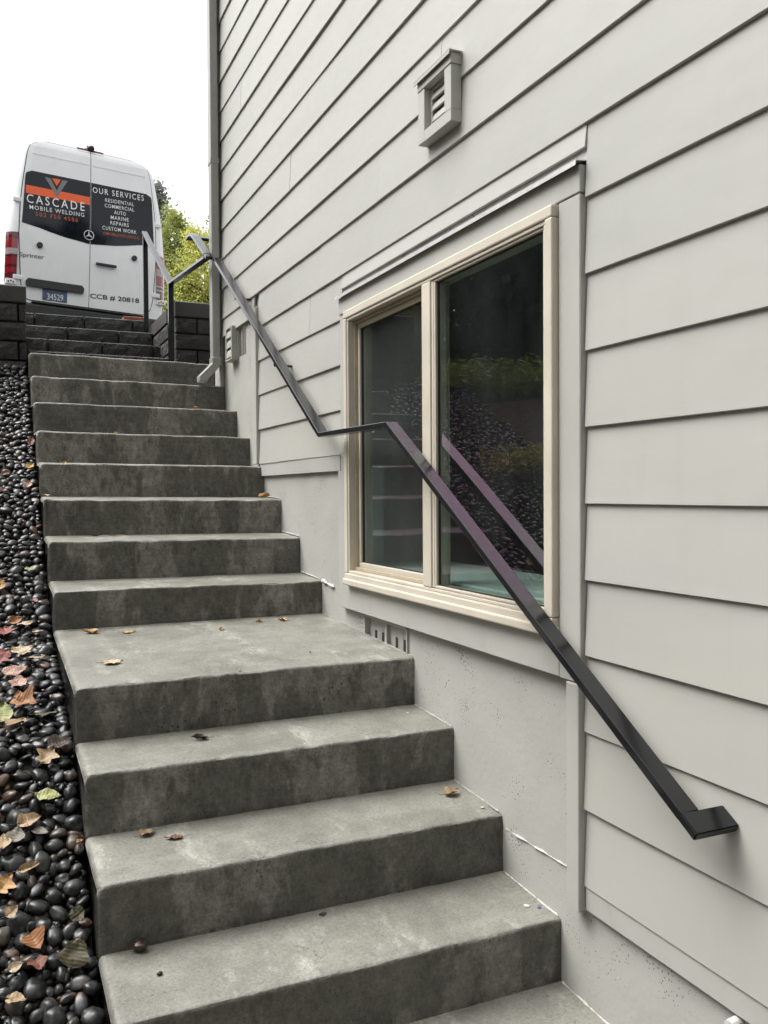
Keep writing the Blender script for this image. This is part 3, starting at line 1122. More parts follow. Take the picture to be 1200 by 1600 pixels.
_BM = {}
def put_block(parent, x, y, z, w, h, d, rz=0.0, name='block', mat=None, rough=.012, seed=0):
    key = (round(w, 3), round(h, 3), round(d, 3), rough, seed % 4, mat)
    if key not in _BM:
        vs, fs = block_mesh(w, h, d, seed % 4 + 1, rough)
        me = bpy.data.meshes.new(name)
        me.from_pydata(vs, [], fs)
        me.materials.append(mat or M_BLOCK)
        _BM[key] = me
    o = bpy.data.objects.new(name, _BM[key])
    link(o, parent)
    o.location = Vector((x, y, z)) - parent.location
    o.rotation_euler = (0, 0, rz)
    return o


# steps of block between the two walls
bst = empty('block_steps', (-.6, 5.52, .913))
tag(bst, 'dark rough block steps rising from the concrete stairs to the van', 'steps')
rows = [(5.525, 1.063, 5.93), (5.925, 1.213, 6.27), (6.258, 1.363, 6.56), (6.560, 1.513, 7.00)]
for r_, (y, zt, yb) in enumerate(rows):
    zb = zt - .150 + .001
    w = .372
    x = -1.036 - (0.19 if r_ % 2 else 0.0) - .03 * r_
    s = r_ * 5
    xe = -.088
    while x < xe - .02:
        x0, x1 = max(x, -1.036), min(x + w, xe)
        if x1 - x0 > .03:
            put_block(bst, x0, y + .006 * math.sin(s), zb, x1 - x0 - .003, .1475, yb - y, seed=s)
        x += w
        s += 1

def block_wall(root, x0, x1, y, zs, depth, cap_h, side_x=None, side_y1=None, left_side=True, seed0=0):
    """courses from x0 to x1 with their faces at y, then a cap; plus a return along y at side_x"""
    s = seed0
    for c in range(len(zs) - 1):
        w = .318
        x = x0 - (.16 if c % 2 else 0)
        while x < x1 - .03:
            a, b = max(x, x0), min(x + w, x1)
            if b - a > .04:
                put_block(root, a, y + .008 * (len(zs) - c) * 0 + .004 * math.sin(s * 1.7), zs[c] + .0015, b - a - .003, zs[c + 1] - zs[c] - .003, depth, seed=s)
            x += w
            s += 1
    x = x0 - .004
    while x < x1:
        b = min(x + .40, x1 + .004)
        put_block(root, x, y - .010, zs[-1] + .001, b - x - .003, cap_h, depth + .02, name='cap_block', mat=M_CAP, rough=.0015, seed=s)
        x += .40
        s += 1


lw = empty('retaining_wall', (-1.4, 4.80, .80))
tag(lw, 'low dark block retaining wall with a smooth cap, left of the block steps above the pebbles', 'retaining wall')
block_wall(lw, -1.43, -1.0665, 4.80, [.66, .77, .885, 1.000, 1.113, 1.225], .26, .104, seed0=3)
# its return beside the steps
for c, (za, zb) in enumerate(((.885, 1.0), (1.0, 1.113), (1.113, 1.225))):
    for q in range(4):
        put_block(lw, -1.0675, 5.065 + q * .32, za + .0015, .001 + .0, zb - za, .0, seed=q) if False else None
        put_block(lw, -1.330, 5.064 + q * .32, za + .0015, .2615, zb - za - .003, .317, seed=q + c)
for q in range(3):
    put_block(lw, -1.335, 5.084 + q * .40, 1.226, .270, .104, .397, name='cap_block', mat=M_CAP, rough=.0015, seed=q)
# blocks of the left return are buried in the bank behind

rw = empty('retaining_wall', (0, 5.40, .90))
tag(rw, 'low dark block wall with a smooth cap right of the block steps, behind the downspout', 'retaining wall')
zsr = [.88, .993, 1.107, 1.220, 1.332]
block_wall(rw, -.082, 1.9, 5.400, zsr, .24, .111, seed0=11)
# broken side faces along the steps, facing left: blocks turned by a quarter
for c in range(len(zsr) - 1):
    y = 5.402 + .24
    q = 0
    while y < 6.9:
        put_block(rw, -.082, y + .316, zsr[c] + .0015, .314, zsr[c + 1] - zsr[c] - .003, .24, rz=-math.pi / 2, seed=c * 3 + q)
        y += .318
        q += 1
for q in range(3):
    put_block(rw, -.090, 5.675 + q * .40 + .385, 1.333, .395, .111, .26, rz=-math.pi / 2, name='cap_block', mat=M_CAP, rough=.0015, seed=q)
# one red paver at the top of the steps
pv = box('paver', (-.10, -.05, -.02), (.10, .05, .02), plain('red_brick', (.30, .10, .065), .7, vary=.25, bumpy=.4), None, .006, 2)
pv.location = (-.160, 6.70, 1.536)
tag(pv, 'red brick paver at the top of the block steps under the van bumper', 'paver')


# ================================================================== van
GZ = 1.75
van = empty('van', (-.130, 10.995, GZ), (0, R(2.2), math.atan2(.115, .993)))
tag(van, 'white high roof panel van seen from behind, dark rear windows lettered in white and orange', 'van')
M_VAN = van_paint()
M_VGLASS = plain('tinted_rear_glass', (.006, .008, .012), .06, vary=.2, spec=.32)
M_BLK = plain('black_plastic', (.020, .020, .021), .5, vary=.2)
M_RED = plain('red_lens', (.24, .010, .016), .16, vary=.12, coat=.4)
M_REDD = plain('dark_red_lens', (.095, .007, .012), .16, vary=.12, coat=.4)
M_LENS = plain('clear_lens', (.36, .28, .275), .16, vary=.08, coat=.4)
M_ORANGE = plain('orange_vinyl', (.80, .115, .018), .4, vary=.04)
M_WHITE = plain('white_vinyl', (.80, .80, .78), .45, vary=.02)
M_GREY = plain('grey_vinyl', (.17, .175, .18), .45, vary=.05)
M_RUST = plain('orange_red_vinyl', (.50, .085, .03), .45, vary=.04)
M_CHROME = plain('chrome', (.72, .72, .72), .15, metal=1.0, vary=.03)
M_PLATE = plain('blue_plate', (.060, .105, .175), .4, vary=.25, scale=60)
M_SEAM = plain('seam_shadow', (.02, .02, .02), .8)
M_TYRE = plain('tyre_rubber', (.02, .02, .02), .8)
_HZ = [.30, .50, .70, .95, 1.50, 1.93, 2.22, 2.56, 2.67, 2.735, 2.772, 2.790, 2.800]
_HW = [.90, .935, .955, .985, .980, .945, .900, .838, .808, .756, .675, .54, .0]


def hw(z): return float(np.interp(z, _HZ, _HW))
def lean(z): return .10 * max(0, (z - 1.2) / 1.5) ** 1.5
def rear(u, z, off=0.0):
    h = max(hw(z), .05)
    e = max(0.0, (abs(u) / h - .86) / .14)
    top = max(0.0, (z - 2.62) / .18)
    return Vector((u, lean(z) + .075 * e * e + .045 * top * top - off, z))


# body shell: rear face rows, then lofted forward to a short bonnet
rows_z = list(np.linspace(.30, 2.52, 24)) + [2.58, 2.64, 2.69, 2.73, 2.755, 2.775, 2.788, 2.797]
vs, fs, nu = [], [], 24
for z in rows_z:
    for a in range(nu + 1):
        t = -1 + 2 * a / nu
        u = math.copysign(abs(t) ** .8, t) * hw(z)
        vs.append(rear(u, z))
for b in range(len(rows_z) - 1):
    for a in range(nu):
        p = b * (nu + 1) + a
        fs.append((p, p + 1, p + nu + 2, p + nu + 1))
loop = [b * (nu + 1) for b in range(len(rows_z))] + [(len(rows_z) - 1) * (nu + 1) + a for a in range(1, nu)] + [b * (nu + 1) + nu for b in range(len(rows_z) - 1, -1, -1)]
base = [vs[i].copy() for i in loop]
prev = loop
for st in (.16, .5, 1.5, 3.0, 4.0, 4.5, 5.0, 5.5, 5.8):
    cur = []
    for p in base:
        z, u = p.z, p.x
        if st > 4.0:
            cap = float(np.interp(st, [4.0, 4.5, 5.0, 5.5, 5.8], [2.80, 2.45, 1.55, 1.15, .95]))
            z = min(z, cap + .0 * u)
            u *= float(np.interp(st, [4.0, 5.0, 5.8], [1, .97, .86]))
        cur.append(len(vs))
        vs.append(Vector((u, st + (p.y if st < .3 else 0), z)))
    for i in range(len(cur) - 1):
        fs.append((prev[i], cur[i], cur[i + 1], prev[i + 1]))
    prev = cur
fs.append(tuple(prev))
fs.append(tuple([loop[0]] + [loop[-1]] + [prev[-1], prev[0]]))
bm = bmesh.new()
bv = [bm.verts.new(v) for v in vs]
for f in fs:
    try: bm.faces.new([bv[i] for i in f])
    except ValueError: pass
bm_obj('body', bm, M_VAN, van, True)


def rpatch(name, rows, off, mat, parent=van, nseg=12, rim=.010, smooth=True):
    """panel following the rear of the van: rows are (z, u_left, u_right)"""
    vs, fs = [], []
    n = nseg
    for z, a, b in rows:
        for i in range(n + 1):
            vs.append(rear(a + (b - a) * i / n, z, off))
    for r_ in range(len(rows) - 1):
        for i in range(n):
            p = r_ * (n + 1) + i
            fs.append((p, p + 1, p + n + 2, p + n + 1))
    m = len(rows)
    loop = list(range(n + 1)) + [r_ * (n + 1) + n for r_ in range(1, m)] + [(m - 1) * (n + 1) + i for i in range(n - 1, -1, -1)] + [r_ * (n + 1) for r_ in range(m - 2, 0, -1)]
    b0 = len(vs)
    for i in loop:
        v = vs[i]
        vs.append(Vector((v.x, v.y + rim, v.z)))
    for k in range(len(loop)):
        k2 = (k + 1) % len(loop)
        fs.append((loop[k], b0 + k, b0 + k2, loop[k2]))
    o = mesh(name, vs, fs, mat, parent)
    return o


def round_rows(z0, z1, ul, ur, rad_bl=.05, rad_tl=.05, rad_br=.05, rad_tr=.05, n=14):
    """rows of a rounded rectangle; ul, ur may be functions of z"""
    L = ul if callable(ul) else (lambda z: ul)
    Rr = ur if callable(ur) else (lambda z: ur)
    zs = sorted(set([z0, z1] + [z0 + .08 * t * t for t in np.linspace(0, 1, 6)] + [z1 - .08 * t * t for t in np.linspace(0, 1, 6)] + list(np.linspace(z0, z1, n))))
    out = []
    for z in zs:
        a, b = L(z), Rr(z)
        def cut(rb, rt):
            c = 0
            if rb > 0 and z < z0 + rb: c = max(c, rb - math.sqrt(max(0, rb * rb - (z0 + rb - z) ** 2)))
            if rt > 0 and z > z1 - rt: c = max(c, rt - math.sqrt(max(0, rt * rt - (z - z1 + rt) ** 2)))
            return c
        out.append((z, a + cut(rad_bl, rad_tl), b - cut(rad_br, rad_tr)))
    return out


def dedge(z): return hw(z) - float(np.interp(z, [.7, 1.6, 2.6], [.185, .13, .075]))
dl = rpatch('rear_door', round_rows(.725, 2.752, lambda z: -dedge(z), -.004, .07, .10, .0, .0, 24), .010, M_VAN)
dr = rpatch('rear_door', round_rows(.725, 2.752, .004, lambda z: dedge(z), .0, .0, .12, .10, 24), .010, M_VAN)
# dark shut lines round the doors
rpatch('shut_line', round_rows(.715, 2.760, lambda z: -dedge(z) - .010, lambda z: dedge(z) + .010, .08, .11, .13, .11, 24), .0025, M_SEAM)


def win_bottom(u):          # lower edge of the glass: lowest in the middle
    return 1.535 + .125 * min(1, abs(u) / .72) ** 1.6
def wrows(side):
    zs = [1.536 + .8 * t for t in np.linspace(0, 1, 26)]
    out = []
    for z in zs:
        e = .818 - .035 * (z - 1.65) / .65
        if z < 1.66:
            e = min(e, .72 * max(.02, ((z - 1.535) / .125)) ** (1 / 1.6)) if z > 1.5361 else .02
        rt = .07
        if z > 2.336 - rt: e -= rt - math.sqrt(max(0, rt * rt - (z - 2.336 + rt) ** 2))
        out.append((z, -e, -.007) if side < 0 else (z, .007, e))
    return out
wl_ = rpatch('rear_window', wrows(-1), .0135, M_VGLASS, dl, 12, .004)
wr_ = rpatch('rear_window', wrows(1), .0135, M_VGLASS, dr, 12, .004)

# moulded upper crease of each door
for d, s in ((dl, -1), (dr, 1)):
    rows = [(2.560 + t, min(s * .03, s * .70), max(s * .03, s * .70)) for t in (0, .006, .012, .018)]
    rpatch('door_crease', rows, .0135, M_VAN, d, 8, .004)


OT = .0165
ROLL = .0385
def flatmap(u, z, off):
    return rear(u - ROLL * z, z + ROLL * u, off)


def text(name, body, u0, u1, z0, z1, off, mat, parent, space=1.0, bold=0.0):
    cu = bpy.data.curves.new(name, 'FONT')
    cu.body = body
    cu.space_character = space
    cu.offset = bold
    cu.resolution_u = 3
    t = bpy.data.objects.new('t', cu)
    COL.objects.link(t)
    dg = bpy.context.evaluated_depsgraph_get()
    me = bpy.data.meshes.new_from_object(t.evaluated_get(dg))
    bpy.data.objects.remove(t, do_unlink=True)
    bpy.data.curves.remove(cu)
    co = [v.co.copy() for v in me.vertices]
    x0, x1 = min(c.x for c in co), max(c.x for c in co)
    y0, y1 = min(c.y for c in co), max(c.y for c in co)
    for v, c in zip(me.vertices, co):
        v.co = flatmap(u0 + (c.x - x0) / (x1 - x0) * (u1 - u0), z0 + (c.y - y0) / (y1 - y0) * (z1 - z0), off)
    me.materials.clear()
    me.materials.append(mat)
    o = bpy.data.objects.new(name, me)
    return link(o, parent)


G = GZ
text('lettering', 'CASCADE', -.690, .000, 3.696 - G, 3.805 - G, OT, M_WHITE, wl_, 1.4, .004)
text('lettering', 'MOBILE WELDING', -.660, -.006, 3.620 - G, 3.672 - G, OT, M_WHITE, wl_, 1.25, .003)
text('lettering', '503 750 4586', -.592, -.085, 3.542 - G, 3.594 - G, OT, M_RUST, wl_, 1.25, .004)
text('lettering', 'OUR SERVICES', .110, .765, 3.955 - G, 4.030 - G, OT, M_WHITE, wr_, 1.3, .004)
for s_, a, b, z in (('RESIDENTIAL', .262, .632, 3.888), ('COMMERCIAL', .255, .632, 3.816), ('AUTO', .370, .522, 3.744), ('MARINE', .326, .556, 3.672), ('REPAIRS', .318, .556, 3.600), ('CUSTOM WORK', .216, .655, 3.522)):
    text('lettering', s_, a, b, z - .026 - G, z + .022 - G, OT, M_WHITE, wr_, 1.15, .003)
text('lettering', 'CMOBILEWELDING.C', .226, .690, 3.430 - G, 3.466 - G, OT, M_RUST, wr_, 1.05, .006)
text('lettering', 'CCB # 20818', .046, .672, 2.588 - G, 2.655 - G, .0125, M_BLK, dr, 1.0, .022)
text('badge', 'Sprinter', -.790, -.500, 3.000 - G, 3.070 - G, .0135, M_GREY, dl, 1.0, .02)


def flat(name, pts, off, mat, parent):
    return mesh(name, [flatmap(u, z - G, off) for u, z in pts], [tuple(range(len(pts)))], mat, parent)


rpatch('orange_stripe', [(z - G - .016, -.778, -.010) for z in np.linspace(3.805, 3.908, 4)], .0155, M_ORANGE, wl_, 8, .002)
flat('emblem', [(-.472, 4.052), (-.405, 4.052), (-.331, 3.905), (-.262, 4.052), (-.194, 4.052), (-.331, 3.826)], .0172, M_GREY, wl_)
flat('emblem', [(-.385, 4.054), (-.279, 4.054), (-.331, 3.962)], .0172, M_ORANGE, wl_)
# round badge with three points, low in the middle
cx, cz, rr_ = .045, 3.395, .064
vs, fs = [], []
for a in range(32):
    t = 2 * math.pi * a / 32
    for q in (rr_, rr_ * .86):
        vs.append(flatmap(cx + q * math.cos(t), cz + q * math.sin(t) - G, .019))
for a in range(32):
    b = (a + 1) % 32
    fs.append((2 * a, 2 * b, 2 * b + 1, 2 * a + 1))
for k in range(3):
    t = math.pi / 2 + k * 2 * math.pi / 3
    n0 = len(vs)
    for ang, q in ((t, rr_ * .88), (t + 1.05, .012), (t + math.pi, .004), (t - 1.05, .012)):
        vs.append(flatmap(cx + q * math.cos(ang), cz + q * math.sin(ang) - G, .019))
    fs.append((n0, n0 + 1, n0 + 2, n0 + 3))
mesh('round_badge', vs, fs, M_CHROME, van)
# latch housing bump behind the badge
rpatch('latch_cover', round_rows(3.33 - G, 3.475 - G, -.115, .185, .0, .05, .0, .05, 8), .016, M_VGLASS, van, 8, .004)


def disc(name, u, z, r_, mat, parent, off=.018, thick=.014, n=20):
    c = flatmap(u, z - G, 0)
    vs, fs = tube_pts([(c.x, c.y, c.z), (c.x, c.y - off + .003, c.z), (c.x, c.y - off, c.z)], [r_, r_, r_ * .8], n)
    return mesh(name, vs, fs, mat, parent, False)


disc('door_stop', -.552, 3.183, .036, M_BLK, dl, .040)
disc('door_stop', .615, 3.172, .034, M_BLK, dr, .040)
# handle in a dished recess
rpatch('handle_recess', round_rows(2.985 - G, 3.095 - G, .125, .290, .05, .05, .05, .05, 8), .0118, M_VAN, dr, 8, .001)
b = bmesh.new()
bm_box(b, (.068, -.055, 3.020 - G), (.330, -.025, 3.058 - G), .012, 3)
bm_obj('door_handle', b, M_BLK, dr)
# number plate and the bar above it
rpatch('plate_light_bar', round_rows(2.650 - G, 2.715 - G, -.760, -.070, .01, .02, .01, .02, 5), .050, M_BLK, dl, 8, .04)
pl = rpatch('number_plate', [(z - G, -.562, -.268) for z in (2.492, 2.632)], .016, M_PLATE, dl, 4, .006)
text('plate_number', '34529', -.475, -.283, 2.522 - G, 2.598 - G, .0175, M_WHITE, pl, 1.0, .0)
rpatch('plate_sticker', [(z - G, -.552, -.520) for z in (2.500, 2.522)], .0175, M_RED, pl, 2, .001)
# bumper
bm = bmesh.new()
bm_box(bm, (-.955, -.115, .42), (.955, .12, .672), .035, 3)
bm_obj('bumper', bm, M_BLK, van)
bm = bmesh.new()
bm_box(bm, (-.70, -.125, .672), (.70, .05, .690), .006, 2)
bm_obj('bumper_step', bm, M_BLK, van)
# lamps, hinges
for s in (-1, 1):
    tl = empty('taillight', (s * .93, 0, 1.24))
    tl.parent = van
    segs = [(.955, 1.03, M_REDD), (1.03, 1.10, M_RED), (1.10, 1.13, M_REDD), (1.13, 1.225, M_RED), (1.225, 1.255, M_REDD), (1.255, 1.335, M_LENS), (1.335, 1.46, M_RED), (1.46, 1.535, M_REDD)]
    if s > 0: segs = [(.955, 1.06, M_REDD), (1.06, 1.09, M_LENS), (1.09, 1.11, M_REDD), (1.11, 1.14, M_LENS), (1.14, 1.26, M_RED), (1.26, 1.36, M_LENS), (1.36, 1.535, M_RED)]
    for za, zb, mt in segs:
        vs, fs = [], []
        nz = 4
        for b in range(nz + 1):
            z = za + .002 + (zb - za - .004) * b / nz
            h = hw(z)
            inn = .865 - .02 * (z - 1.0)
            ring = [rear(s * inn, z, .002), rear(s * (inn + .004), z, .020), rear(s * (h - .055), z, .022), rear(s * (h - .020), z, .016) + Vector((0, 0, 0)), Vector((s * (h + .008), .085, z)), Vector((s * (h + .010), .17, z)), Vector((s * (h - .002), .175, z))]
            vs += [v - Vector((s * .93, 0, 1.24)) for v in ring]
        k = 7
        for b in range(nz):
            for a in range(k - 1):
                p = b * k + a
                fs.append((p, p + 1, p + k + 1, p + k))
        fs += [tuple(range(k)), tuple(range(nz * k, nz * k + k))]
        mesh('lens', vs, fs, mt, tl)
    bm = bmesh.new()
    bm_box(bm, (min(s * .865, s * .99), -.012, .885), (max(s * .865, s * .99), .06, .950), .008, 2)
    bm_obj('corner_reflector', bm, M_WHITE, van)
    bm = bmesh.new()
    for q in range(3):
        u = s * (.90 + .028 * q)
        bm_box(bm, (u - .008, -.0145, .903 + .012 * (q % 2)), (u + .008, -.010, .922 + .012 * (q % 2)))
    bm_obj('reflector_mark', bm, M_BLK, van)
    for z in (1.945, .98 if s < 0 else 1.0):
        u = s * (dedge(z) + .035)
        c = rear(u, z)
        bm = bmesh.new()
        bm_box(bm, (u - .055, c.y - .022, z - .030), (u + .055, c.y + .010, z + .030), .010, 2)
        for q in (-.025, .02):
            bm_box(bm, (u + q - .006, c.y - .026, z - .006), (u + q + .006, c.y - .02, z + .006), .002)
        bm_obj('hinge', bm, M_VAN, van)
# high brake lamp and rear camera on the roof edge
rpatch('brake_lamp', round_rows(2.772, 2.781, -.170, .170, .01, .01, .01, .01, 4), .010, M_REDD, van, 8, .012)
bm = bmesh.new()
bmesh.ops.create_uvsphere(bm, u_segments=16, v_segments=10, radius=.045)
bm.transform(Matrix.Translation((.006, .12, 2.800)) @ Matrix.Diagonal((1.0, 1.1, .8, 1)))
bm_obj('rear_camera', bm, M_BLK, van, True)
# bonnet-end glass, mirrors, wheels
mesh('windscreen', [(-.80, 4.30, 2.59), (.80, 4.30, 2.59), (.86, 4.92, 1.72), (-.86, 4.92, 1.72)], [(0, 1, 2, 3)], M_VGLASS, van)
for s in (-1, 1):
    mesh('side_window', [(s * .968, 3.2, 1.42), (s * .968, 4.55, 1.42), (s * .925, 4.25, 2.06), (s * .925, 3.2, 2.06)], [(0, 1, 2, 3)], M_VGLASS, van)
    bm = bmesh.new()
    bm_box(bm, (min(s * 1.02, s * 1.24), 4.15, 1.50), (max(s * 1.02, s * 1.24), 4.32, 1.86), .04, 2)
    bm_box(bm, (min(s * .93, s * 1.06), 4.2, 1.60), (max(s * .93, s * 1.06), 4.26, 1.66), .01)
    bm_obj('mirror', bm, M_BLK, van)
    for y in (1.15, 4.85):
        wroot = empty('wheel', (s * .80, y, .345))
        wroot.parent = van
        vs, fs = tube_pts([(s * -.10, 0, 0), (s * -.09, 0, 0), (s * .10, 0, 0), (s * .12, 0, 0)], [.29, .345, .345, .31], 32)
        mesh('tyre', vs, fs, M_TYRE, wroot, False)
        vs, fs = tube_pts([(s * .10, 0, 0), (s * .125, 0, 0), (s * .115, 0, 0)], [.21, .21, .08], 24)
        mesh('rim', vs, fs, M_CHROME, wroot, False)
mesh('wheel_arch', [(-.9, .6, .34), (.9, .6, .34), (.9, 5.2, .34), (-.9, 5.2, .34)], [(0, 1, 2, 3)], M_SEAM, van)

# ================================================================== pebbles
bed = mesh('pebble_bed', [(x, y, slope_z(y) - .030 + (-.04 if x > -1.07 else 0)) for y in np.linspace(.42, 4.80, 45) for x in (-1.96, -1.5, -1.069)],
           [(3 * i + a, 3 * i + a + 1, 3 * i + a + 4, 3 * i + a + 3) for i in range(44) for a in (0, 1)], plain('dark_grit', (.012, .011, .010), .8, vary=.5, scale=80), smooth=True)
tag(bed, kind='structure')
M_PEB = [pebble_mat('black_pebble', (.008, .0083, .0090), (.030, .030, .030)), pebble_mat('grey_brown_pebble', (.022, .021, .019), (.058, .050, .041)), pebble_mat('red_brown_pebble', (.050, .026, .019), (.085, .050, .036))]


def pebble_shape(seed, sub):
    bm = bmesh.new()
    bmesh.ops.create_icosphere(bm, subdivisions=sub, radius=1.0)
    rr = random.Random(seed)
    e1, e2 = rr.uniform(.52, .92), rr.uniform(.34, .64)
    sh = rr.uniform(-.2, .2)
    for v in bm.verts:
        c = v.co.copy()
        n = 1 + .30 * noise.noise(c * .95 + Vector((seed * 3.7, 0, 0))) + .09 * noise.noise(c * 2.2 + Vector((0, seed * 2.1, 0)))
        v.co = Vector((c.x * n, c.y * n * (e1 + sh * c.x * .5), c.z * n * e2))
    co = np.array([v.co[:] for v in bm.verts])
    fa = np.array([[v.index for v in f.verts] for f in bm.faces])
    bm.free()
    return co, fa


rp = random.Random(21)
peb = []
cell = .05
grid = {}
X0, X1, Y0, Y1 = -1.95, -1.074, .50, 4.775


def surf_n(y):
    s = (slope_z(y + .06) - slope_z(y - .06)) / .12
    return math.atan(s)


def try_put(x, y, a, layer, keep):
    gx, gy = int(x / cell), int(y / cell)
    for i in range(gx - 1, gx + 2):
        for j in range(gy - 1, gy + 2):
            for (px, py, pa) in grid.get((layer, i, j), ()):
                sl_ = math.cos(surf_n(y))
                if (px - x) ** 2 + ((py - y) / sl_) ** 2 < ((pa + a) * keep) ** 2:
                    return False
    grid.setdefault((layer, gx, gy), []).append((x, y, a))
    return True


for layer, (tries, keep) in enumerate(((9000, .70), (24000, .74))):
    for t in range(tries):
        f = t / tries
        x, y = rp.uniform(X0, X1), rp.uniform(Y0, Y1)
        a = rp.uniform(.0185, .0265) * (1 - .48 * f) * (1.0 if rp.random() < .92 else 1.22)
        if x + a * .8 > X1 + .004: x = X1 + .004 - a * .8
        if try_put(x, y, a, layer, keep):
            z = slope_z(y) + (-.016 if layer == 0 else .002 + rp.uniform(-.005, .006))
            peb.append((x, y, z, a, layer))
for t in range(1500):                       # grit and small stones between
    x, y = rp.uniform(-1.36, X1), rp.uniform(Y0, Y1)
    peb.append((x, y, slope_z(y) + rp.uniform(-.014, -.002), rp.uniform(.005, .010), 2))
# a few have rolled on to the steps
shapes3 = [pebble_shape(s, 3) for s in range(12)]
shapes2 = [pebble_shape(s, 2) for s in range(12)]


def in_view(p):
    d = Vector(p) - CAM
    zz = d.dot(_f)
    if zz <= 0: return False
    ix, iy = 600 + 1374.65 * d.dot(_r) / zz, 800 - 1374.65 * d.dot(_u) / zz
    return -14 < ix < 400 and 540 < iy < 1620


near = [p for p in peb if p[4] == 1 and in_view(p[:3])]
near.sort(key=lambda p: -p[3] / (Vector(p[:3]) - CAM).length)
single = set(id(p) for p in near[:300])
me3 = []
for s, (co, fa) in enumerate(shapes3):
    for mi, m in enumerate(M_PEB):
        me = bpy.data.meshes.new('pebble')
        me.from_pydata(co.tolist(), [], fa.tolist())
        me.materials.append(m)
        me.shade_smooth()
        me3.append(me)


def peb_rot(y, rr):
    q = Quaternion((1, 0, 0), surf_n(y)) @ Quaternion((rr.gauss(0, 1), rr.gauss(0, 1), 0) if True else (1, 0, 0), rr.gauss(0, .30)) @ Quaternion((0, 0, 1), rr.uniform(0, 6.28))
    return q


allv, allf, allm, vo = [], [], [], 0
for p in peb:
    x, y, z, a, layer = p
    q = peb_rot(y, rp)
    k = rp.random()
    mi = 0 if k < .80 else 1 if k < .965 else 2
    s = rp.randrange(12)
    sc = a * rp.uniform(1.02, 1.18)
    if id(p) in single:
        o = bpy.data.objects.new('pebble', me3[s * 3 + mi])
        link(o, bed)
        o.rotation_mode = 'QUATERNION'
        o.location, o.rotation_quaternion, o.scale = (x, y, z), q, (sc, sc, sc)
    else:
        co, fa = shapes2[s]
        rm = np.array(q.to_matrix())
        allv.append(co @ rm.T * sc + np.array((x, y, z)))
        allf.append(fa + vo)
        allm += [mi] * len(fa)
        vo += len(co)
V = np.concatenate(allv)
F = np.concatenate(allf)
me = bpy.data.meshes.new('loose_pebbles')
me.vertices.add(len(V)); me.vertices.foreach_set('co', V.ravel())
me.loops.add(F.size); me.loops.foreach_set('vertex_index', F.ravel())
me.polygons.add(len(F)); me.polygons.foreach_set('loop_start', np.arange(0, F.size, 3)); me.polygons.foreach_set('loop_total', np.full(len(F), 3))
for m in M_PEB: me.materials.append(m)
me.polygons.foreach_set('material_index', np.array(allm))
me.update()
me.shade_smooth()
lo_ = link(bpy.data.objects.new('loose_pebbles', me), bed)
tag(lo_, kind='stuff')


def loose_pebble(x, y, z, sc, label, mi=1, s=2, name='pebble'):
    o = bpy.data.objects.new(name, me3[s * 3 + mi])
    link(o)
    o.location, o.scale = (x, y, z), (sc, sc, sc)
    o.rotation_euler = (.1, .1, 1.0 + s)
    return tag(o, label, 'pebble')


loose_pebble(-.978, 1.232, -.955, .0175, 'round brown pebble lying alone against a riser low on the stairs', 2, 2)
loose_pebble(-.950, 1.117, -.970, .0065, 'tiny dark stone chip on the lowest full stair tread', 0, 5, 'stone_chip')
loose_pebble(-.289, 1.985, -.449, .005, 'tiny dark stone chip on the landing near its front edge', 0, 4, 'stone_chip')

# ================================================================== fallen leaves
LM = {
    'yellow': leaf_mat('yellow_leaf', (.62, .40, .035), (.52, .26, .03)),
    'gold': leaf_mat('gold_leaf', (.62, .36, .08), (.50, .22, .05)),
    'orange': leaf_mat('orange_leaf', (.47, .20, .05), (.30, .105, .03)),
    'tan': leaf_mat('tan_leaf', (.52, .36, .19), (.36, .22, .10)),
    'cream': leaf_mat('cream_leaf', (.66, .52, .33), (.52, .36, .20)),
    'pink': leaf_mat('pinkish_leaf', (.55, .33, .24), (.42, .22, .15)),
    'red': leaf_mat('red_leaf', (.34, .075, .05), (.22, .05, .035)),
    'rust': leaf_mat('rust_leaf', (.27, .085, .035), (.14, .045, .022)),
    'green': leaf_mat('pale_green_leaf', (.42, .42, .14), (.30, .32, .085)),
    'olive': leaf_mat('olive_leaf', (.115, .095, .040), (.070, .056, .024)),
    'brown': leaf_mat('dark_brown_leaf', (.070, .042, .026), (.040, .024, .016)),
    'grey': leaf_mat('grey_brown_leaf', (.25, .215, .165), (.16, .13, .10)),
}
lr = random.Random(5)



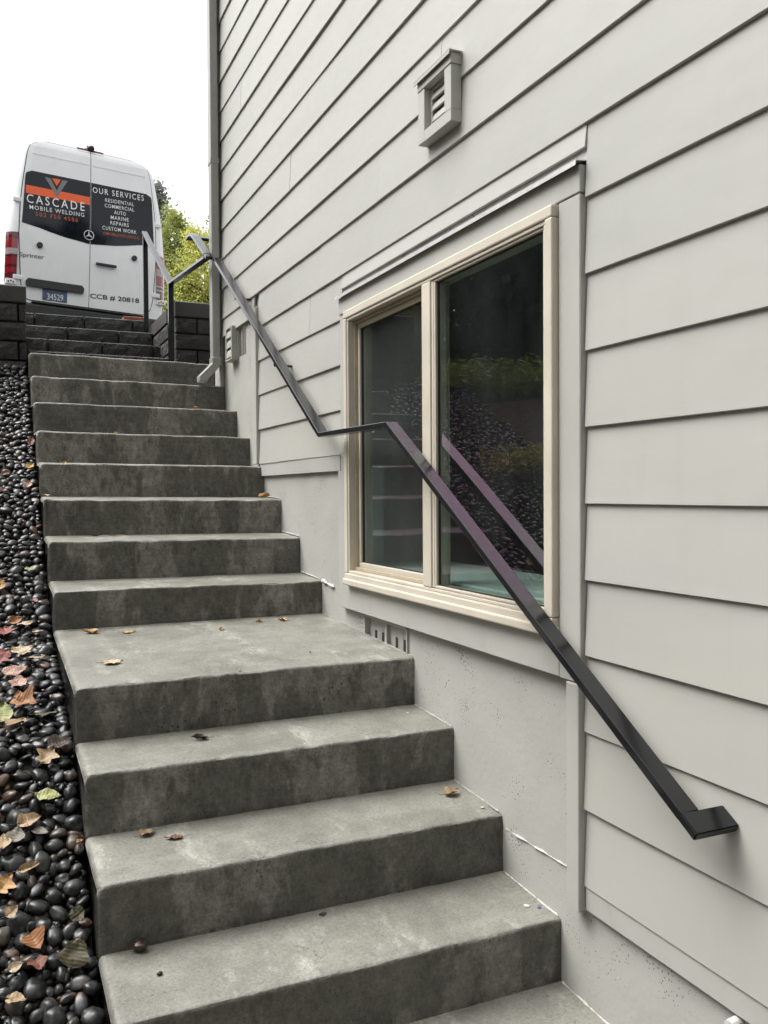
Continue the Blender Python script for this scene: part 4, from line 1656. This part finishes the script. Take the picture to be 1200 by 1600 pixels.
def leaf(x, y, z, length, kind, heading, label, tilt=None, curl=.85, fold=.38, wid=.62, lobes=0, cup=0.0, on='pebbles', stem=True):
    """a dry leaf: midrib along local x, folded along it, curled at tip and edges"""
    nl, nw = 14, 8
    ph = lr.uniform(0, 60)
    vs, fs = [], []
    L = length
    for a in range(nl + 1):
        t = a / nl
        w = wid * L * .5 * (math.sin(math.pi * min(1, t ** .70)) ** .80 if 0 < t < 1 else .0) * (1 + .20 * noise.noise(Vector((t * 3 + ph, 2, 0))))
        if lobes: w *= 1 + .38 * math.sin(lobes * 2 * math.pi * t + 1.2)
        w = max(w, .0006)
        for b in range(nw + 1):
            s = -1 + 2 * b / nw
            jag = 1 + (.08 * noise.noise(Vector((t * 16, ph, s))) if abs(s) > .9 else 0)
            xx = L * (t - .5) - abs(s) * .06 * L
            yy = s * w * jag
            zz = fold * abs(yy) * (1.0 + .7 * noise.noise(Vector((t * 2, ph + 3, 0)))) + curl * L * .55 * (t - .45) ** 2 * (1 if (t > .45) else .5)
            zz += .085 * L * noise.noise(Vector((t * 3.2 + ph, s * 1.7, 8))) + .035 * L * noise.noise(Vector((t * 9 + ph, s * 4.0, 18)))
            zz += .10 * L * max(0, abs(s) - .6) * noise.noise(Vector((t * 4 + ph, 3 * (s > 0), 28))) * 2
            zz -= cup * (s * s) * w
            vs.append((xx, yy, zz))
    for a in range(nl):
        for b in range(nw):
            p = a * (nw + 1) + b
            fs.append((p, p + 1, p + nw + 2, p + nw + 1))
    zmin = min(v[2] for v in vs)
    vs = [(v[0], v[1], v[2] - zmin) for v in vs]
    o = mesh('fallen_leaf', vs, fs, LM[kind], None, True)
    if stem:
        mid = vs[nw // 2]
        path = [(mid[0] + .004, 0, mid[2]), (mid[0] - .12 * L, .02 * L, mid[2] + .03 * L), (mid[0] - .30 * L, .06 * L, mid[2] + .02 * L), (mid[0] - .46 * L, .03 * L, mid[2] + .10 * L)]
        v2, f2 = tube_pts(path, [.0011, .0009, .0008, .0009], 5)
        mesh('leaf_stem', v2, f2, LM['brown'] if kind not in ('green', 'yellow') else LM['green'], o)
    tl = tilt if tilt is not None else 0
    if on == 'pebbles':
        sn = surf_n(y)
        q = Quaternion((1, 0, 0), sn + tl) @ Quaternion((0, 0, 1), heading)
        o.location = (x, y, z - .002)
    else:
        q = Quaternion((1, 0, 0), math.atan(TREAD_FALL) + tl) @ Quaternion((0, 0, 1), heading)
        o.location = (x, y, z + .0015)
    o.rotation_mode = 'QUATERNION'
    o.rotation_quaternion = q
    return tag(o, label, 'leaf', 'leaves on the steps' if on == 'steps' else 'leaves on the pebbles')


ST = dict(on='steps')
leaf(-.946, 2.608, -.429, .060, 'gold', 2.9, 'curled golden leaf at the back of the landing, nearest the pebbles', curl=1.4, fold=.6, **ST)
leaf(-.805, 2.566, -.431, .050, 'yellow', .2, 'bright yellow narrow leaf at the back of the landing', wid=.4, curl=.3, fold=.2, **ST)
leaf(-.470, 2.504, -.434, .034, 'orange', 1.2, 'small orange leaf at the back of the landing, mid width', curl=.8, **ST)
leaf(-.290, 2.607, -.429, .036, 'yellow', .6, 'small crumpled yellow leaf at the foot of the upper flight, left of its twin', fold=.9, **ST)
leaf(-.197, 2.602, -.430, .038, 'gold', 2.4, 'small golden leaf at the foot of the upper flight, nearest the wall', fold=.8, **ST)
leaf(-.924, 2.074, -.451, .060, 'cream', .15, 'pale apricot leaf with raised stem in the middle of the landing', wid=.75, curl=.7, **ST)
leaf(-.574, 1.833, -.460, .016, 'gold', .5, 'tiny yellow leaf scrap on the front edge of the landing', stem=False, **ST)
leaf(-.731, 1.709, -.627, .048, 'brown', 2.9, 'dark brown curled leaf with upright stem just below the landing', fold=1.0, curl=1.2, wid=.5, **ST)
leaf(-.914, 1.492, -.799, .042, 'tan', .5, 'small tan curled leaf left of a red leaf on the lower steps', wid=.8, fold=.6, **ST)
leaf(-.859, 1.439, -.801, .046, 'rust', 3.0, 'dark red leaf beside a small tan leaf on the lower steps', wid=.5, fold=.4, **ST)
leaf(-.045, 1.425, -.801, .052, 'tan', .2, 'curled tan leaf against the house wall on a lower step', wid=.75, fold=.8, curl=1.3, **ST)
leaf(-.527, 1.219, -.971, .022, 'brown', .2, 'small flat dark leaf at the back of the lowest full tread', stem=False, **ST)
leaf(-.045, 3.345, .071, .062, 'gold', .2, 'crumpled yellow leaf by the wall halfway up the upper flight', fold=.9, curl=1.0, **ST)
leaf(-.850, 3.235, -.094, .048, 'brown', .3, 'thin dark twiggy leaf on the second tread above the landing, left one of two', wid=.3, curl=1.0, **ST)
leaf(-.790, 3.245, -.094, .040, 'rust', 2.7, 'thin reddish leaf on the second tread above the landing, right one of two', wid=.35, curl=1.0, **ST)
leaf(-.955, 3.610, .240, .030, 'yellow', 1.3, 'small yellow leaf standing up at the left end of an upper tread', fold=1.2, tilt=.9, curl=.8, **ST)
leaf(-.205, 4.15, .577, .030, 'gold', .2, 'small orange yellow leaf on a high tread near the wall vent', fold=.8, tilt=.5, **ST)
leaf(-.680, 3.88, .406, .024, 'yellow', .2, 'small yellow leaf on a high tread, mid width', fold=.8, tilt=.5, **ST)
leaf(-1.060, 3.300, .085, .058, 'cream', .3, 'pale cream leaf lapping over the left edge of an upper step', wid=.7, curl=.3, fold=.2, **ST)

PEBL = [
    (26, -1.193, 2.784, -.393, .050, 'orange', .4, 'orange leaf among pebbles beside the landing back corner', {}),
    (0, -1.160, 2.752, -.410, .058, 'cream', .0, 'cream leaf right of an orange leaf beside the landing back corner', {'wid': .5}),
    (0, -1.239, 2.718, -.430, .075, 'red', 1.6, 'deep red lobed leaf on pebbles at the left picture edge', {'lobes': 2.5, 'wid': .9}),
    (0, -1.123, 2.696, -.436, .046, 'tan', -.6, 'brownish tan leaf close to the landing edge, above two cream leaves', {}),
    (0, -1.178, 2.523, -.470, .072, 'cream', .1, 'large cream leaf lying flat, upper one of two beside the landing', {'wid': .55, 'fold': .15}),
    (0, -1.138, 2.440, -.488, .062, 'tan', -.2, 'wide tan leaf, lower one of two beside the landing', {'wid': .6, 'fold': .2}),
    (0, -1.208, 2.345, -.508, .078, 'pink', .15, 'pinkish cream leaf under the red leaf at the left edge', {'wid': .55, 'fold': .15}),
    (0, -1.250, 2.470, -.480, .070, 'red', .9, 'dull red leaf under the lobed red leaf at the left edge', {'lobes': 2.5, 'wid': .8}),
    (0, -1.201, 2.225, -.532, .058, 'pink', -.9, 'salmon red folded leaf above a big brown leaf', {'wid': .8}),
    (0, -1.188, 2.080, -.560, .070, 'orange', -.5, 'big crinkled orange brown leaf beside the landing front edge', {'wid': .95, 'lobes': 2.0}),
    (0, -1.255, 2.030, -.572, .075, 'green', 1.4, 'yellow green leaf cut by the left picture edge', {'wid': .7, 'fold': .2}),
    (0, -1.214, 1.940, -.590, .060, 'tan', .8, 'tan crumpled leaf below the big orange brown leaf', {'wid': .85}),
    (0, -1.130, 1.984, -.580, .058, 'olive', -.1, 'dark olive leaf lying beside the landing front corner', {'wid': .6, 'fold': .15}),
    (0, -1.138, 2.128, -.550, .034, 'rust', 1.3, 'narrow brown leaf standing on edge beside the landing', {'wid': .4, 'fold': .9}),
    (0, -1.105, 1.800, -.622, .062, 'brown', .2, 'dark brown leaf tucked against the side of the stairs below the landing', {'wid': .7}),
    (0, -1.140, 1.766, -.642, .056, 'tan', 1.0, 'torn tan leaf against the stairs below a dark brown leaf', {'wid': .8, 'lobes': 2.0}),
    (0, -1.144, 1.640, -.718, .056, 'green', -.35, 'smooth pale green leaf on dark pebbles', {'wid': .62, 'fold': .12, 'curl': .25}),
    (0, -1.196, 1.580, -.758, .054, 'tan', .2, 'brown tan crumpled leaf, uppermost of a cluster of three', {'wid': .7, 'fold': .6}),
    (0, -1.230, 1.552, -.775, .046, 'grey', 1.2, 'grey ribbed leaf in the middle of a leaf cluster', {'wid': .8, 'fold': .2}),
    (0, -1.172, 1.545, -.780, .044, 'grey', -.7, 'brown grey leaf at the right of a leaf cluster', {'wid': .6}),
    (0, -1.262, 1.535, -.785, .056, 'tan', 1.5, 'olive tan leaf at the left picture edge beside a grey leaf', {'wid': .6}),
    (0, -1.200, 1.462, -.828, .050, 'tan', .25, 'thin tan leaf edge on, alone among pebbles', {'wid': .35, 'fold': .8}),
    (0, -1.258, 1.434, -.846, .046, 'gold', .9, 'golden tan leaf at the left edge below the leaf cluster', {'wid': .9, 'lobes': 2.0}),
    (0, -1.200, 1.285, -.935, .044, 'orange', -1.1, 'orange brown curled leaf near the bottom left, above a dark red one', {'wid': 1.0, 'fold': .7}),
    (0, -1.196, 1.238, -.965, .048, 'rust', -1.3, 'dark red brown leaf near the bottom left', {'wid': .7, 'fold': .4}),
    (0, -1.115, 1.252, -.955, .062, 'olive', 1.2, 'large dark olive leaf leaning on the side of the lowest step', {'wid': .85, 'fold': .15, 'curl': .2}),
    (0, -1.240, 1.250, -.962, .030, 'cream', .3, 'small cream leaf at the bottom left beside a dark red leaf', {'wid': .6}),
    (0, -1.103, 1.330, -.912, .036, 'olive', -1.0, 'small olive leaf between pebbles beside the second lowest riser', {'wid': .8}),
    (0, -1.082, 1.505, -.800, .018, 'orange', .1, 'tiny orange leaf tip poking over the stair edge', {'wid': .5, 'stem': True}),
    (0, -1.245, 1.360, -.885, .030, 'tan', .6, 'small tan leaf at the left edge low down', {'wid': .8}),
    (0, -1.098, 3.770, .225, .042, 'yellow', .8, 'yellow green leaf high on the pebbles beside the upper steps', {'wid': .7}),
    (0, -1.115, 3.620, .135, .044, 'pink', 1.1, 'pinkish leaf high on the pebbles below a yellow one', {'wid': .8}),
    (0, -1.086, 3.990, .360, .060, 'rust', 1.4, 'dark red leaf standing against the upper stair side', {'wid': .5, 'fold': .5}),
    (0, -1.225, 3.563, .098, .055, 'rust', .2, 'rusty brown leaf at the left edge beside the upper flight', {'wid': .5}),
    (0, -1.208, 3.709, .190, .045, 'rust', .5, 'small rusty leaf at the left edge, highest on the pebble slope', {'wid': .5}),
    (0, -1.246, 2.970, -.270, .050, 'gold', 1.2, 'golden leaf cut by the left edge above the landing', {'wid': .6}),
    (0, -1.130, 3.045, -.225, .046, 'green', -.5, 'narrow green leaf on pebbles beside the first upper step', {'wid': .35}),
    (0, -1.125, 2.86, -.335, .036, 'rust', -.9, 'small dark red leaf beside the first riser of the upper flight', {'wid': .6}),
    (0, -1.242, 1.175, -1.000, .040, 'tan', -.4, 'tan leaf in the bottom left corner of the picture', {'wid': .6}),
]
for _, x, y, z, L, k, h, lab, kw in PEBL:
    leaf(x, y, z + .010, L * 1.10, k, h, lab, tilt=lr.uniform(-.40, .35), **{**kw, 'wid': kw.get('wid', .62) * 1.12})
# pale chips of mortar and a blue scrap on the treads
for x, y, z, s, mt, nm, lab in ((-.030, 1.054, -.976, .009, M_MORTAR, 'mortar_chip', 'white mortar chip near the wall on the lowest full tread'),
                               (-.004, 1.035, -.977, .006, plain('blue_plastic', (.05, .10, .30), .4), 'plastic_scrap', 'tiny blue plastic scrap by the wall on the lowest full tread'),
                               (-.012, 1.307, -.805, .006, M_MORTAR, 'mortar_chip', 'white mortar chip right of the tan leaf by the wall'),
                               (-.046, 1.726, -.626, .007, M_MORTAR, 'mortar_chip', 'white mortar chip on the tread just under the landing'),
                               (-.112, .916, -1.151, .010, M_MORTAR, 'mortar_chip', 'white paint splash on the bottom tread, cut by the picture edge')):
    bm = bmesh.new()
    bmesh.ops.create_icosphere(bm, subdivisions=2, radius=1)
    for v in bm.verts: v.co *= 1 + .35 * noise.noise(v.co * 1.7 + Vector((x * 50, 0, 0)))
    bm.transform(Matrix.Diagonal((s, s * .7, s * .28, 1)))
    o = bm_obj(nm, bm, mt, None, False)
    o.location = (x, y, z + s * .15)
    o.rotation_euler = (0, 0, x * 40)
    tag(o, lab, 'chip' if nm == 'mortar_chip' else 'scrap')

# ================================================================== trees
def leaf_cloud(pts, size, seed, flat_=0.0):
    """diamond leaves at pts"""
    rg = np.random.default_rng(seed)
    n = len(pts)
    d = rg.normal(size=(n, 3)); d[:, 2] *= (1 - flat_); d /= np.linalg.norm(d, axis=1)[:, None]
    e = rg.normal(size=(n, 3)); e[:, 2] *= (1 - flat_)
    e -= (e * d).sum(1)[:, None] * d
    e /= np.linalg.norm(e, axis=1)[:, None]
    s = size * rg.uniform(.6, 1.35, n)[:, None]
    c = np.cross(d, e)
    V = np.stack([pts - d * s, pts + e * s * .45 + c * s * .1, pts + d * s, pts - e * s * .45 + c * s * .1], 1).reshape(-1, 3)
    F = np.arange(4 * n).reshape(-1, 4)
    return V, F


def quick_mesh(name, V, F, mat, parent=None):
    me = bpy.data.meshes.new(name)
    me.vertices.add(len(V)); me.vertices.foreach_set('co', np.asarray(V, dtype=np.float32).ravel())
    k = F.shape[1]
    me.loops.add(F.size); me.loops.foreach_set('vertex_index', F.ravel().astype(np.int32))
    me.polygons.add(len(F)); me.polygons.foreach_set('loop_start', np.arange(0, F.size, k)); me.polygons.foreach_set('loop_total', np.full(len(F), k))
    me.update()
    me.materials.append(mat)
    return link(bpy.data.objects.new(name, me), parent)


M_BARK = plain('bark', (.060, .045, .034), .85, vary=.35, bumpy=.8, scale=25)
F_YEL = foliage_mat('yellow_green_foliage', (.32, .36, .09), (.62, .61, .17))
F_GRN = foliage_mat('mid_green_foliage', (.22, .27, .08), (.44, .46, .14))
F_DARK = foliage_mat('dark_conifer_foliage', (.034, .058, .046), (.085, .125, .095))
F_GREY = foliage_mat('grey_conifer_foliage', (.15, .17, .14), (.27, .28, .24))
F_BIRCH = foliage_mat('autumn_birch_foliage', (.16, .18, .03), (.36, .23, .05))
F_MAPLE = foliage_mat('maple_foliage', (.14, .25, .035), (.26, .38, .06))


def cone_pts(n, h, r0, seed, base=0.0, clump=60, power=.85, tips=True):
    rg = np.random.default_rng(seed)
    cz = rg.uniform(0, 1, clump) ** 1.15
    ca = rg.uniform(0, 2 * math.pi, clump)
    cr = r0 * (1 - cz) ** power * rg.uniform(.45, 1.05, clump) + .03
    C_ = np.stack([cr * np.cos(ca), cr * np.sin(ca), base + cz * h], 1)
    idx = rg.integers(0, clump, n)
    sd = (.20 + .10 * rg.random(clump)) * r0 * (1.05 - .75 * cz)
    p = C_[idx] + rg.normal(size=(n, 3)) * sd[idx][:, None] * np.array([1, 1, 1.25])
    return p


def tree(name, label, x, y, z, h, r0, n, size, mat, seed, base=.4, trunk=.10, clump=60, power=.85, group='trees behind the van'):
    t = empty(name, (x, y, z))
    tag(t, label, 'tree', group)
    path = [(0, 0, 0), (.03 * h * math.sin(seed), 0, .4 * h), (.02 * h * math.sin(seed + 1), .02, .72 * h), (0, 0, h * .97)]
    vs, fs = tube_pts(path, [trunk, trunk * .75, trunk * .4, .012], 8)
    tr = mesh('trunk', vs, fs, M_BARK, t, True)
    rr = random.Random(seed)
    bv, bf = [], []
    for q in range(14):
        zz = base + (h - base) * (q + .5) / 15
        a = rr.uniform(0, 6.28)
        ln = r0 * (1 - (zz - base) / (h - base + .1)) ** power * .9
        v2, f2 = tube_pts([(0, 0, zz), (ln * .5 * math.cos(a), ln * .5 * math.sin(a), zz + .12 * ln), (ln * math.cos(a), ln * math.sin(a), zz + .2 * ln)], [trunk * .3, trunk * .2, .006], 5)
        bf += [tuple(i + len(bv) for i in f) for f in f2]
        bv += v2
    mesh('branches', bv, bf, M_BARK, t, True)
    V, F = leaf_cloud(cone_pts(n, h - base, r0, seed, base, clump, power), size, seed)
    quick_mesh('crown', V, F, mat, t)
    return t


tree('cedar_tree', 'dense yellow green conical tree right of the van, nearest the downspout wall', 3.10, 18.5, 1.4, 4.4, 1.0, 42000, .036, F_YEL, 2, .1, .12, 220, .34)
tree('cedar_tree', 'green conical tree directly beside the van, darker than its yellow neighbour', 2.55, 19.5, 1.4, 5.1, .95, 36000, .038, F_GRN, 3, .1, .12, 200, .38)
tree('cedar_tree', 'second yellow green conical tree half hidden behind the downspout', 4.15, 19.5, 1.4, 4.3, 1.1, 26000, .040, F_YEL, 9, .1, .12, 160, .45)
tree('fir_tree', 'thin grey conifer top rising above the green tree beside the van', 3.30, 26.0, 1.5, 7.7, 1.6, 9000, .060, F_GREY, 4, 2.5, .12, 60, .9)
tree('birch_tree', 'tall airy autumn tree beside the downspout with orange tinted leaves', 4.55, 23.0, 1.5, 6.6, .75, 5200, .045, F_BIRCH, 6, 1.0, .06, 50, .5)

# Japanese maple on the bank beside the steps (seen mirrored in the window)
mp = empty('maple_tree', (-2.6, 5.5, .70))
tag(mp, 'small layered green maple on the bank left of the stairs, mirrored in the window', 'tree')
bv, bf = [], []
rg = np.random.default_rng(12)
lp = []
for q in range(11):
    a, ln, hh = rg.uniform(0, 6.28), rg.uniform(.35, .85), rg.uniform(.16, .46)
    end = np.array((ln * math.cos(a), ln * math.sin(a), hh))
    v2, f2 = tube_pts([(0, 0, 0), tuple(end * .5 + np.array((0, 0, .15))), tuple(end)], [.03, .016, .005], 6)
    bf += [tuple(i + len(bv) for i in f) for f in f2]
    bv += v2
    for c in range(7):
        cc = end * rg.uniform(.6, 1.15) + rg.normal(size=3) * np.array((.18, .18, .03))
        lp.append(cc + rg.normal(size=(90, 3)) * np.array((.15, .15, .022)))
mesh('trunk', bv, bf, M_BARK, mp, True)
V, F = leaf_cloud(np.concatenate(lp), .032, 12, .6)
quick_mesh('crown', V, F, F_MAPLE, mp)
mp2 = empty('maple_tree', (-2.7, 8.0, .95))
tag(mp2, 'taller slim maple farther up the bank left of the stairs, mirrored in the far pane', 'tree')
bv, bf, lp = [], [], []
for q in range(7):
    a, ln, hh = rg.uniform(0, 6.28), rg.uniform(.2, .6), rg.uniform(.75, 1.25)
    end = np.array((ln * math.cos(a), ln * math.sin(a), hh))
    v2, f2 = tube_pts([(0, 0, 0), (end[0] * .2, end[1] * .2, hh * .6), tuple(end)], [.03, .016, .005], 6)
    bf += [tuple(i + len(bv) for i in f) for f in f2]
    bv += v2
    for c in range(5):
        lp.append(end * rg.uniform(.8, 1.1) + rg.normal(size=3) * np.array((.14, .14, .04)) + rg.normal(size=(80, 3)) * np.array((.13, .13, .03)))
mesh('trunk', bv, bf, M_BARK, mp2, True)
V, F = leaf_cloud(np.concatenate(lp), .034, 13, .6)
quick_mesh('crown', V, F, F_MAPLE, mp2)
sh = empty('shrub', (-1.72, 3.80, .19))
tag(sh, 'low yellow green shrub at the edge of the pebble bed, mirrored in the window', 'shrub')
lp = [rg.normal(size=(240, 3)) * np.array((.10, .10, .03)) + np.array((.10 * math.cos(k), .10 * math.sin(k), .05 + .03 * k)) for k in range(4)]
V, F = leaf_cloud(np.concatenate(lp), .020, 5, .5)
quick_mesh('foliage', V, F, F_YEL, sh)
vs, fs = tube_pts([(0, 0, -.05), (.02, 0, .06), (.0, .02, .13)], [.012, .008, .004], 6)
mesh('stem', vs, fs, M_BARK, sh)

# woodland in one mesh: wood at left, unseen conifers added behind to block light
rg = np.random.default_rng(44)
VV, FF, o_ = [], [], 0
spots = []
for k in range(34):
    spots.append((rg.uniform(-13.5, -7.0), rg.uniform(-3, 24), rg.uniform(4.2, 6.4)))
for k in range(26):  # unseen trees behind the camera, added tall to darken the risers
    spots.append((rg.uniform(-10, 7), rg.uniform(-9.5, -4.6), rg.uniform(9.0, 13.0)))
for k, (x, y, h) in enumerate(spots):
    p = cone_pts(2500, h, 1.9, 100 + k, .1, 110, .55) + np.array((x, y, slope_z(y) + (.6 if x < -5 else 0)))
    V, F = leaf_cloud(p, .18, 200 + k)
    VV.append(V); FF.append(F + o_); o_ += len(V)
    vs, fs = tube_pts([(x, y, slope_z(y)), (x + .1, y, slope_z(y) + h * .6), (x, y, slope_z(y) + h)], [.16, .1, .02], 6)
    vs = np.array([tuple(v) for v in vs]); f4 = np.array([f for f in fs if len(f) == 4])
    VV.append(vs); FF.append(f4 + o_); o_ += len(vs)
wd = quick_mesh('woodland_and_blockers', np.concatenate(VV), np.concatenate(FF), F_DARK)
tag(wd, 'dark conifer wood closing in the left side, mirrored in the window, with unseen light-blocking trees added behind', 'wood', kind='stuff')
